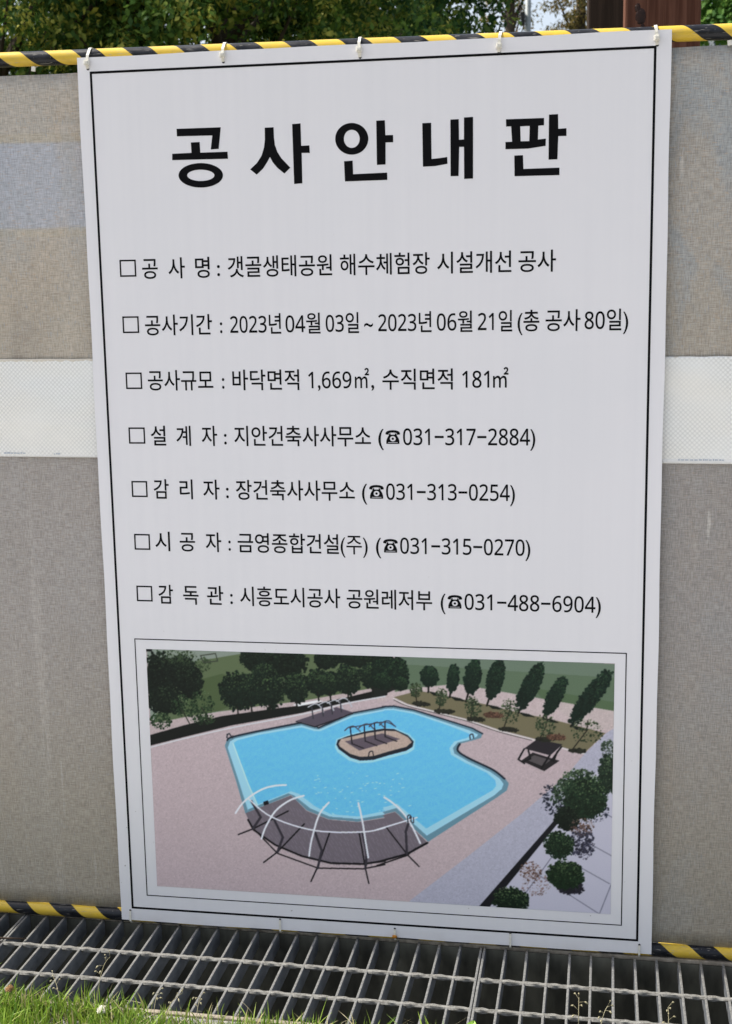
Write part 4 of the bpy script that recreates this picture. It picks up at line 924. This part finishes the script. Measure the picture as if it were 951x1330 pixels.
for op in OPS:
    if op[0] == 'P':
        w, m = inside(op[2]); put(w, m, op[1])
    elif op[0] == 'L':
        stroke(op[1], op[2] * PXU * .8, op[3], len(op[3]) in (4, 6, 7))
    elif op[0] == 'T':
        _, c, rx, ry, dk, lt, n, db, lean, dens = op
        dk, lt = np.array(dk, float), np.array(lt, float)
        n = int(n * 3.2)
        if dens >= 1:      # solid heart of a full crown
            th = np.linspace(0, 2 * math.pi, 26, endpoint=False); q = .86 + .07 * np.sin(th * 5 + n) + .05 * np.sin(th * 9)
            w, m = inside([(c[0] + (math.cos(a) * r_ - lean * math.sin(a) * r_ * ry / max(rx, 1)) * rx, c[1] + math.sin(a) * r_ * ry) for a, r_ in zip(th, q)]); put(w, m, dk * .8)
        for k in range(n):
            a = prng.uniform(0, 2 * math.pi); q = prng.uniform(0, 1) ** .5 * prng.uniform(.9, 1.08)
            x, y = q * math.cos(a), q * math.sin(a)
            if k < n * .55 * dens: col = dk * prng.uniform(.75, 1.3)
            else:
                up = np.clip(.42 - .75 * y + .15 * x + prng.normal(0, .28), 0, 1)
                col = dk + (lt - dk) * up * prng.uniform(.4, 1.15)
            s = db * PXU * .42 * prng.uniform(.3, .8) * (1.1 if k < n * .4 * dens else .45)
            dab(c[0] + (x - lean * y * ry / max(rx, 1)) * rx, c[1] + y * ry, s, s * prng.uniform(.45, .95), prng.uniform(0, 3.1), col)
    elif op[0] == 'S':
        w, m = inside(op[1])
        p = np.array(op[1])
        for k in range(op[2]):
            x, y = prng.uniform(p[:, 0].min(), p[:, 0].max()), prng.uniform(p[:, 1].min(), p[:, 1].max())
            i, j = int(x * ux), int(y * uy)
            if 0 <= i < cw and 0 <= j < ch and abs(cvs[j, i, 2] - 236) < 3: dab(x, y, prng.uniform(1, 4.5), .8, prng.uniform(-.4, .4), (176, 214, 236))
    elif op[0] == 'G':
        a, b, c = [np.array(q) for q in op[2]]
        for k in range(46):
            t = k / 45.0; s = a + (b - a) * t + np.array((0, -30))
            for q in range(14):
                s2 = s + np.array((14.0, 24.0)) * q * .55 + prng.normal(0, 2, 2)
                i, j = int(s2[0] * ux), int(s2[1] * uy)
                if 0 <= i < cw and 0 <= j < ch and abs(cvs[j, i, 0] - 106) < 3 and abs(cvs[j, i, 2] - 106) < 3:
                    stroke(op[1], .9, [s2, s2 + (5, 8.5)])
# grain of the ground and ripples of the water
g1 = prng.normal(0, 1, (ch, cw, 1)); g2 = prng.normal(0, 1, (ch // 4 + 1, cw // 4 + 1, 1)).repeat(4, 0).repeat(4, 1)[:ch, :cw]
wat = (np.abs(cvs[..., 2] - 236) < 2)[..., None] & (np.abs(cvs[..., 0] - 98) < 2)[..., None]
pav = (cvs[..., 0] > 160)[..., None] & (cvs[..., 1] < 170)[..., None] & ~wat
rip = (np.sin(yy * .21 + 2.5 * np.sin(xx * .043) + xx * .05) * np.sin(xx * .11 + yy * .043))[..., None]
cvs += np.where(pav, g1 * 6 + g2 * 3.5, 0) + np.where(wat, rip * 2.2 + g1 * 2.5 + g2 * 2.0, 0)
soft = np.zeros_like(cvs)
for a in (-1, 0, 1):
    for b_ in (-1, 0, 1): soft += np.roll(np.roll(cvs, a, 0), b_, 1) * (.25 if a == 0 else .125) * (2 if b_ == 0 else 1)
cvs = soft / soft.sum() * cvs.sum()
cvs = np.clip(cvs, 3, 255).reshape(GY, SS, GX, SS, 3).mean((1, 3))
v = cvs / 255.0
v = np.where(v <= .04045, v / 12.92, ((v + .055) / 1.055) ** 2.4)
ks = np.clip(v.mean(2, keepdims=True) / .14, 0, 1); v = v * (.92 + .44 * ks * ks * (3 - 2 * ks))
rgba = np.concatenate([np.clip(v, 0, .95), np.ones((GY, GX, 1))], 2)[::-1].reshape(-1, 4).astype(np.float32)
gx, gz = np.meshgrid(np.linspace(PX0, PX1, GX), np.linspace(PZ0, PZ1, GY))
vv = np.stack([gx.ravel(), np.full(gx.size, YI), gz.ravel()], 1)
I = np.arange(GX * GY).reshape(GY, GX)
ff = np.stack([I[:-1, :-1], I[:-1, 1:], I[1:, 1:], I[1:, :-1]], -1).reshape(-1, 4)
pic = from_np('printed_picture', vv, ff, M['print'])
att = pic.data.color_attributes.new('print', 'FLOAT_COLOR', 'POINT')
att.data.foreach_set('color', rgba.ravel())
on_sign(pic)

# ------------------------------------------------------------------ cable ties
def strap(bm, path, w):
    prev = None
    n = len(path)
    for i, (y, z) in enumerate(path):
        cur = [bm.verts.new((-w / 2, y, z)), bm.verts.new((w / 2, y, z))]
        if prev: bm.faces.new((prev[0], prev[1], cur[1], cur[0]))
        prev = cur
for i, (hx, hz) in enumerate(holes_top):
    x = hx / 1000; z = hz / 1000
    root = empty('cable_tie', (x, 0, z))
    lab = ['white cable tie at the upper left corner of the notice board, over the striped rail', 'white cable tie on the upper edge of the board, next to the left corner one', 'white cable tie above the middle of the title, tying the board to the top rail',
           'white cable tie on the upper edge of the board, below the grey lamp pole', 'white cable tie at the upper right corner of the board, below the red-brown timber post'][i]
    tag(root, lab, 'cable tie', 'white cable ties holding the board to the rails')
    zt = ztop(x) - z
    bm = bmesh.new()
    path = [(-.0012, -.002), (-.0035, .004), (-.004, H - z - .004), (-.002, H - z + .004)]
    for t in np.linspace(2.6, -.9, 14): path.append((.02 + .0168 * math.cos(t), zt + .0168 * math.sin(t)))
    path += [(.012, -.002), (-.0005, -.001)]
    path = [(a, b) for a, b in path]
    strap(bm, path, .0058)
    o = from_bm('strap', bm, M['tie'], root); s = o.modifiers.new('thickness', 'SOLIDIFY'); s.thickness = .0014; s.offset = 0
    hd = bmesh.new(); hz0 = random.uniform(.009, .013)
    box(hd, -.0056, .0056, -.0095, -.0018, hz0 - .0052, hz0 + .0052, .0014)
    box(hd, -.0036, .0036, -.0118, -.0096, hz0 - .003, hz0 + .003, .0008)
    from_bm('head', hd, M['tie'], root)
    pk = bmesh.new(); bmesh.ops.create_circle(pk, cap_ends=True, radius=.0030, segments=16, matrix=Matrix.Translation((.0006, -.0008, -.0022)) @ Matrix.Rotation(R(90), 4, 'X'))
    h = from_bm('punched_hole', pk, M['black'], None); h.parent = sign; h.location = Vector((x, 0, z)) - sign.location
    root.rotation_euler = (0, random.uniform(-.08, .08), 0)
for i, (hx, hz) in enumerate(holes_bot):
    x = hx / 1000; z = hz / 1000
    root = empty('cable_tie', (x, 0, z))
    lab = ['thin white cable tie at the lower left corner of the notice board', 'thin white cable tie on the lower board edge, below the curved deck picture', 'rust-stained white cable tie on the lower edge of the board',
           'thin white cable tie on the lower board edge, below the pictured shrubs', 'thin white cable tie at the lower right corner of the notice board'][i]
    tag(root, lab, 'cable tie', 'white cable ties holding the board to the rails')
    bm = bmesh.new()
    path = [(.001, -.001), (-.0022, .0008), (-.0026, -.004), (-.0026, -z - .001), (.002, -z - .0065), (.012, -z - .010), (.022, -z - .0105), (.034, -z - .002)]
    strap(bm, path, .0042)
    o = from_bm('strap', bm, M['tie'], root); s = o.modifiers.new('thickness', 'SOLIDIFY'); s.thickness = .0012; s.offset = 0
    if i == 2:
        b2 = bmesh.new(); bmesh.ops.create_icosphere(b2, subdivisions=2, radius=.0042)
        for v_ in b2.verts: v_.co = Vector((v_.co.x * 1.3, v_.co.y * .5 - .0034, v_.co.z - z + .004)) + Vector((random.gauss(0, .0006), 0, random.gauss(0, .0006)))
        from_bm('rust_spot', b2, M['rust'], root, True)
    pk = bmesh.new(); bmesh.ops.create_circle(pk, cap_ends=True, radius=.0026, segments=16, matrix=Matrix.Translation((0, -.0008, .0016)) @ Matrix.Rotation(R(90), 4, 'X'))
    h = from_bm('punched_hole', pk, M['black'], None); h.parent = sign; h.location = Vector((x, 0, z)) - sign.location

# ------------------------------------------------------------------ trees
def leaves_mesh(centres, n_each, spread, size, aspect, droop, rg):
    """leaf-sized faces scattered about clump centres"""
    c = np.repeat(centres, n_each, 0); N = len(c)
    off = rg.normal(0, 1, (N, 3)); off /= np.linalg.norm(off, axis=1, keepdims=True); off *= (rg.uniform(.15, 1, (N, 1)) ** .45) * np.repeat(spread, n_each, 0)[:, None]
    off[:, 2] *= .62
    p = c + off
    out_ = off / np.maximum(np.linalg.norm(off, axis=1, keepdims=True), 1e-6)
    d = rg.normal(0, 1, (N, 3)) + out_ * .3; d[:, 2] -= droop * 1.8
    d /= np.linalg.norm(d, axis=1, keepdims=True)
    up = rg.normal(0, .45, (N, 3)) + out_ * .9 + (0, 0, .75)
    s = np.cross(d, up); s /= np.maximum(np.linalg.norm(s, axis=1, keepdims=True), 1e-6)
    L = size * rg.uniform(.6, 1.35, (N, 1)); Wd = L * aspect * rg.uniform(.8, 1.2, (N, 1))
    nrm = np.cross(s, d)
    a = p; b = p + d * L * .45 + s * Wd * .5 + nrm * L * .06; e = p + d * L; f = p + d * L * .45 - s * Wd * .5 + nrm * L * .06
    V = np.stack([a, b, e, f], 1).reshape(-1, 3)
    F = np.arange(N * 4).reshape(N, 4)
    return V, F
def tree(name, label, cat, loc, h, cz, rad, ncl, nl, size, leaf, seed, aspect=.5, droop=.35, spread=(.28, .55), trunk_r=.16, group=None, lean=0.0, shell=.45, flat=1.0):
    rg = np.random.default_rng(seed)
    root = empty(name, loc); tag(root, label, cat, group)
    u = rg.normal(0, 1, (ncl, 3)); u /= np.linalg.norm(u, axis=1, keepdims=True)
    rr = rg.uniform(shell, 1.0, (ncl, 1)) ** .6
    lob = 1 + .20 * np.sin(u[:, :1] * 5 + seed) * np.cos(u[:, 1:2] * 4 + 2 * seed) + rg.normal(0, .08, (ncl, 1))
    cen = u * rr * lob * np.array(rad) + (0, 0, cz)
    if flat != 1.0: cen[:, 2] = np.round((cen[:, 2] - cz) / flat) * flat + cz + rg.normal(0, .10, ncl)
    cen[:, 0] += lean * (cen[:, 2] - cz)
    sp = rg.uniform(*spread, ncl)
    V, F = leaves_mesh(cen, nl, sp, size, aspect, droop, rg)
    from_np('crown', V, F, leaf, root)
    b = bmesh.new()
    top = cz + rad[2] * .55
    tp = [(0, 0, -.05), (.03, .02, h * .12), (.02, -.04, cz * .55), (.06, .03, cz), (.02, 0, top)]
    tube(b, tp, [trunk_r * 1.25, trunk_r, trunk_r * .85, trunk_r * .55, trunk_r * .15], 12)
    for k in range(min(26, ncl)):
        t = cen[rg.integers(0, ncl)]; z0 = max(cz * .45, min(t[2] - rad[2] * .35 - .2, top * .9)); 
        m_ = Vector((t[0] * .45, t[1] * .45, z0 + (t[2] - z0) * .42))
        r0 = trunk_r * .35 * rg.uniform(.5, 1)
        tube(b, [(.03, 0, z0), m_, tuple(t)], [r0, r0 * .6, r0 * .15], 7, False)
    from_bm('trunk', b, M['bark'], root, True)
    return root
TG = 'trees beyond the fence'
LD, LP = M['leaf_dense'], M['leaf_deep']
tree('broadleaf_tree', 'dense dark green tree with yellow tipped leaves, behind the left end of the fence', 'tree', (-3.5, 7.0, gzb), 6.2, 3.5, (1.55, 1.5, 2.3), 420, 190, .056, LD, 3, .55, spread=(.16, .36), group=TG)
tree('broadleaf_tree', 'dense dark tree with yellow tipped leaves, above the upper left corner of the notice board', 'tree', (-1.75, 7.4, gzb), 6.6, 3.6, (1.45, 1.5, 2.4), 420, 190, .056, LD, 4, .55, spread=(.16, .36), group=TG)
tree('broadleaf_tree', 'deep green tree above the first title letters, less yellow than its left neighbours', 'tree', (-1.1, 9.6, gzb), 6.8, 4.1, (1.25, 1.5, 2.5), 330, 170, .066, LP, 5, .55, spread=(.2, .42), group=TG)
tree('broadleaf_tree', 'shaded dark green tree above the middle of the board, with white sky low beside it', 'tree', (-2.35, 14.2, gzb), 8.4, 6.2, (.75, 1.5, 2.3), 230, 150, .085, LP, 6, .55, spread=(.18, .38), group=TG, flat=.42)
tree('broadleaf_tree', 'deep green tree filling the gap between the two yellow tipped ones, farther back', 'tree', (-4.35, 10.6, gzb), 6.8, 4.1, (2.1, 1.5, 2.4), 330, 170, .066, LP, 15, .55, spread=(.2, .42), group=TG)
tree('maple_tree', 'fresh green tree in flat layers on a thin trunk, left of the grey lamp pole', 'tree', (-1.0, 15.0, gzb), 8.0, 6.35, (.62, 1.1, 1.75), 130, 120, .075, M['leaf_fresh'], 8, .6, spread=(.16, .34), group=TG, trunk_r=.07, flat=.42)
tree('pine_tree', 'thin olive brown tree with sky showing through, just left of the lamp pole', 'tree', (-.42, 22.0, gzb), 10.5, 8.1, (.72, 1.1, 2.6), 150, 90, .09, M['leaf_olive'], 9, .35, spread=(.16, .34), group=TG, trunk_r=.12, shell=.2)
tree('pine_tree', 'sparse olive grey tree with sky showing through, between the lamp pole and the timber posts', 'tree', (.82, 23.0, gzb), 10.5, 8.2, (.70, 1.1, 2.7), 105, 80, .09, M['leaf_olive'], 10, .35, spread=(.16, .36), group=TG, trunk_r=.13, shell=.2)
tree('broadleaf_tree', 'light green leafy tree to the right of the red-brown timber post', 'tree', (2.75, 11.5, gzb), 7.0, 4.9, (.95, 1.2, 1.25), 170, 120, .075, M['leaf_bright'], 12, .6, spread=(.18, .4), group=TG, trunk_r=.10)

# ------------------------------------------------------------------ timber posts, lamp pole, shelter, building
def timber(name, label, loc, w, h, rz, mat, knots):
    root = empty(name, loc, rz); tag(root, label, 'timber post', 'timber posts behind the fence')
    b = bmesh.new(); box(b, -w / 2, w / 2, -w / 2, w / 2, 0, h, .006); from_bm('shaft', b, mat, root)
    b = bmesh.new(); box(b, -w / 2 - .012, w / 2 + .012, -w / 2 - .012, w / 2 + .012, h + .0005, h + .05, .006); from_bm('cap', b, mat, root)
    for kx, kz, kr in knots:
        k = bmesh.new()
        bmesh.ops.create_uvsphere(k, u_segments=18, v_segments=10, radius=kr)
        for v_ in k.verts: v_.co = Vector((v_.co.x * .8 + kx + random.gauss(0, .0012), v_.co.y * .05 - w / 2, v_.co.z * 1.15 + kz + random.gauss(0, .0012)))
        from_bm('knot', k, M['knot'], root, True)
    return root
timber('timber_post', 'thick red-brown timber post with a dark knot, behind the upper right corner of the board', (1.2205, .85, gzb), .183, 2.75, R(0), M['post'], [(-.053, 2.078 - gzb, .016), (-.061, 2.100 - gzb, .008), (-.048, 2.055 - gzb, .005)])
timber('timber_post', 'dark brown timber post standing beside the red-brown one', (1.116, 1.68, gzb), .16, 2.75, R(2), M['post_dark'], [])

lp = empty('lamp_pole', (.183, 16.5, gzb))
tag(lp, 'slim pale grey lamp pole rising above the fence, with a small black box', 'lamp pole')
b = bmesh.new(); tube(b, [(0, 0, 0), (0, 0, .5), (0, 0, 3.2), (0, 0, 7.2)], [.055, .05, .045, .035], 16); from_bm('pole', b, M['pole'], lp, True)
b = bmesh.new(); tube(b, [(0, 0, 7.1), (.1, -.05, 7.35), (.5, -.2, 7.5), (1.0, -.4, 7.52)], [.03, .028, .026, .024], 10); from_bm('arm', b, M['pole'], lp, True)
b = bmesh.new(); box(b, .75, 1.35, -.55, -.38, 7.44, 7.54, .03); from_bm('lamp_head', b, M['pole'], lp)
b = bmesh.new(); box(b, -.10, -.045, -.06, .06, 5.00, 5.17, .01); from_bm('control_box', b, M['black'], lp)

sh = empty('park_shelter', (-3.2, 26.0, gzb))
tag(sh, 'low flat dark roofed park shelter far behind the trees', 'shelter')
b = bmesh.new(); box(b, -1.3, 1.0, -1.5, 1.5, 6.74, 6.86, .03); from_bm('roof', b, M['roof'], sh)
for px in (-1.1, .85):
    for py in (-1.3, 1.3):
        b = bmesh.new(); box(b, px - .07, px + .07, py - .07, py + .07, 0, 6.739, .01); from_bm('post', b, M['roof'], sh)

bd = empty('building', (11.5, 44.0, gzb))
tag(bd, 'pale building far away, seen under the striped rail right of the timber post', 'building')
b = bmesh.new(); box(b, -7, 7, 0, 8, 0, 9.6); from_bm('wall', b, M['render'], bd)
b = bmesh.new(); box(b, -7.3, 7.3, -.3, 8.3, 9.601, 9.9, .05); from_bm('roof', b, M['roof'], bd)
for fl in range(3):
    for k in range(6):
        cx_ = -5.75 + 2.3 * k
        b = bmesh.new(); box(b, cx_ - .75, cx_ + .75, -.06, -.002, 1.3 + fl * 3.3, 2.9 + fl * 3.3); f_ = from_bm('window', b, M['render'], bd)
        b = bmesh.new(); box(b, cx_ - .66, cx_ + .66, -.075, -.0605, 1.4 + fl * 3.3, 2.8 + fl * 3.3); from_bm('pane', b, M['glass'], f_)

# ------------------------------------------------------------------ grass and small plants
def blades(name, roots, hmin, hmax, width, mat, rg, lean=.55):
    N = len(roots); S_ = 4
    hgt = rg.uniform(hmin, hmax, N) * rg.uniform(.6, 1.0, N)
    az_ = rg.uniform(0, 2 * math.pi, N); ln = np.abs(rg.normal(0, lean, N)); face = rg.uniform(0, 2 * math.pi, N)
    wd = width * rg.uniform(.6, 1.4, N)
    V = np.zeros((N, 2 * S_ + 1, 3))
    for k in range(S_ + 1):
        t = k / S_
        off = ln * hgt * t ** 1.8
        cx_ = roots[:, 0] + np.cos(az_) * off; cy_ = roots[:, 1] + np.sin(az_) * off
        cz_ = roots[:, 2] + hgt * (t - .22 * np.minimum(ln, 1.2) * t * t)
        if k < S_:
            w_ = wd * (1 - .75 * t ** 1.5) * .5
            V[:, 2 * k] = np.stack([cx_ - np.cos(face) * w_, cy_ - np.sin(face) * w_, cz_], 1)
            V[:, 2 * k + 1] = np.stack([cx_ + np.cos(face) * w_, cy_ + np.sin(face) * w_, cz_], 1)
        else: V[:, 2 * S_] = np.stack([cx_, cy_, cz_], 1)
    base = np.arange(N)[:, None] * (2 * S_ + 1)
    tris = []
    for k in range(S_ - 1):
        a, b_, c, d = 2 * k, 2 * k + 1, 2 * k + 3, 2 * k + 2
        tris += [base + np.array([[a, b_, c]]), base + np.array([[a, c, d]])]
    tris.append(base + np.array([[2 * S_ - 2, 2 * S_ - 1, 2 * S_]]))
    return from_np(name, V.reshape(-1, 3), np.concatenate(tris, 0), mat, None, True)
rg = np.random.default_rng(21)
def density(x, y):
    d = np.clip((-y - .383) / .05, 0, 1)
    left = np.clip((.42 - x) / .55, 0, 1)
    d = np.maximum(d * np.where(x < .85, 1.0, .6), 1.4 * left * np.clip((-y - .346) / .045, 0, 1))
    clump = .55 + .45 * np.sin(x * 13.0 + 1.1) * np.sin(x * 5.3 + y * 17)
    return np.clip(d * clump, 0, 1)
c = np.stack([rg.uniform(-.75, 2.1, 60000), rg.uniform(-.62, -.345, 60000)], 1)
keep = rg.uniform(0, 1, len(c)) < density(c[:, 0], c[:, 1])
c = c[keep]
mound = gzb + .016 * np.clip((.30 - c[:, 0]) / .4, 0, 1) * np.clip((-c[:, 1] - .35) / .06, 0, 1)
allr = np.hstack([c, mound[:, None]])
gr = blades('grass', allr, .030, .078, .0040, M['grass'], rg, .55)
tag(gr, 'bright green grass along the concrete edging in front of the grating', 'grass', kind='stuff')

cl = np.stack([rg.uniform(-.5, 1.6, 260), -.325 - .09 * rg.uniform(0, 1, 260) ** .7, np.full(260, GZ + .001)], 1)
cl = cl[rg.uniform(0, 1, len(cl)) < np.clip(1.0 - .55 * (cl[:, 0] + .3), .18, 1)]
gc = blades('grass_clippings', cl, .014, .034, .0026, M['straw'], rg, 2.2)
tag(gc, 'pale dry grass clippings scattered along the front edge of the grating', 'grass clippings', kind='stuff')

def seed_stalk(label, pts, seeds, mat=None):
    root = empty('seed_stalk', pts[0]); tag(root, label, 'grass stalk', 'seeding grass stalks leaning over the grating')
    b0 = Vector(pts[0]); b = bmesh.new()
    P_ = [Vector(p) - b0 for p in pts]
    sm = []
    for i in range(13):
        t = i / 12
        sm.append(P_[0] * (1 - t) ** 2 + P_[1] * 2 * t * (1 - t) + P_[2] * t * t)
    tube(b, sm, [.0010 - .0005 * i / 12 for i in range(13)], 5); from_bm('stem', b, M['straw'], root, True)
    b = bmesh.new()
    for k in range(seeds):
        t = .55 + .45 * k / max(seeds - 1, 1)
        q = P_[0] * (1 - t) ** 2 + P_[1] * 2 * t * (1 - t) + P_[2] * t * t
        d = Vector((random.uniform(-1, 1), random.uniform(-1, 1), random.uniform(.1, 1))).normalized()
        e = q + d * random.uniform(.006, .013)
        tube(b, [q, e], [.0003, .0003], 4)
        tube(b, [e, e + d * .002 + Vector((0, 0, -.001)), e + d * .0045 + Vector((0, 0, -.003)), e + d * .007 + Vector((0, 0, -.006))], [.0005, .0017, .0014, .0002], 6)
    from_bm('seed_head', b, M['straw'], root, True)
for lab, p in [('pale seeding grass stalk standing tallest, over the left part of the middle grate', ((0.0919, -0.4, -0.014), (0.0959, -0.39, 0.1035), (0.1119, -0.36, 0.109))),
 ('pale nodding grass stalk beside the dry clover at the left', ((0.0187, -0.4, -0.014), (0.0127, -0.39, 0.0514), (-0.0113, -0.36, 0.0541))),
 ('short seeding grass stalk below the left corner of the board, left of two close together', ((0.2109, -0.4, -0.014), (0.2109, -0.39, 0.0389), (0.2109, -0.36, 0.041))),
 ('short seeding grass stalk close to the right of another, in front of the concrete edging', ((0.2309, -0.4, -0.014), (0.2369, -0.39, 0.0395), (0.2609, -0.36, 0.0416))),
 ('slender seeding grass stalk before the bare concrete edging', ((0.2992, -0.4, -0.014), (0.2992, -0.39, 0.036), (0.2992, -0.36, 0.0379))),
 ('loose seeding grass stalk in front of the right grate, nearest to the joint', ((1.0467, -0.4, -0.014), (1.0467, -0.39, 0.0912), (1.0467, -0.36, 0.096))),
 ('loose drooping grass stalk in front of the right grate, between two others', ((1.0816, -0.4, -0.014), (1.0856, -0.39, 0.0789), (1.1016, -0.36, 0.083))),
 ('seeding grass stalk in front of the right grate, nearest to the right end', ((1.2127, -0.4, -0.014), (1.2127, -0.39, 0.0845), (1.2127, -0.36, 0.0889)))]:
    seed_stalk(lab, p, 6)

def clover(label, base, head, r, mat):
    root = empty('clover_flower', base); tag(root, label, 'clover flower')
    hd = Vector(head) - Vector(base)
    b = bmesh.new(); tube(b, [(0, 0, 0), tuple(hd * .5 + Vector((.004, 0, .002))), tuple(hd)], [.0011, .0010, .0009], 6); from_bm('stem', b, M['broad'], root, True)
    b = bmesh.new(); n = 70
    for k in range(n):
        z = 1 - 1.55 * (k + .5) / n; a = k * 2.399963; q = math.sqrt(max(0, 1 - z * z))
        d = Vector((q * math.cos(a), q * math.sin(a), z)); d = (d + Vector((0, 0, .25))).normalized()
        L = r * random.uniform(.8, 1.08)
        tube(b, [hd + d * r * .2, hd + d * L * .7, hd + d * L], [r * .08, r * .15, r * .03], 5)
    from_bm('flower_head', b, mat, root, True)
for lab, bs, hd, r, dry in [('white clover flower head in the grass in front of the concrete edging', (0.1059, -0.425, -0.014), (0.1119, -0.415, 0.0231), 0.0115, 0), ('withered brown clover flower head at the left corner of the grass', (-0.09480000000000001, -0.41000000000000003, -0.014), (-0.0888, -0.4, 0.0452), 0.0095, 1)]:
    clover(lab, bs, hd, r, M['petal_dry'] if dry else M['petal'])

wp = empty('broad_leaf_weed', (0.8316, -0.4, -0.014))
tag(wp, 'small weed with bright green broad leaves in front of the grating joint', 'weed')
for az_, L, wd, tl in ((1.3, .060, .026, 1.05), (2.5, .046, .022, .7), (.2, .044, .020, .6)):
    V, F = [], []
    for i in range(9):
        t = i / 8
        fw = L * (t - .12 * t * t); up_ = L * tl * (t - .45 * t * t)
        w_ = wd * math.sin(math.pi * min(1, t * .96 + .03)) ** .75 * .5
        for s in (-1, 0, 1):
            V.append((math.cos(az_) * fw - math.sin(az_) * s * w_, math.sin(az_) * fw + math.cos(az_) * s * w_, up_ + abs(s) * .004))
    for i in range(8):
        for s in (0, 1): F.append((i * 3 + s, i * 3 + s + 1, i * 3 + s + 4, i * 3 + s + 3))
    from_np('leaf', V, F, M['broad'], wp, True)

tw = empty('twig', (-.262, -.118, GZ))
tag(tw, 'thin dark twig lying across the left end of the gratings', 'twig')
b = bmesh.new()
tube(b, [(-.10, .004, .006), (-.05, -.003, .008), (-.01, .002, .009), (.03, .004, .008), (.075, .012, .006)], [.0024, .0030, .0026, .0022, .0012], 8)
tube(b, [(-.01, .002, .009), (.012, -.012, .010), (.030, -.016, .008)], [.0018, .0013, .0006], 6)
from_bm('stem', b, M['twig'], tw, True)
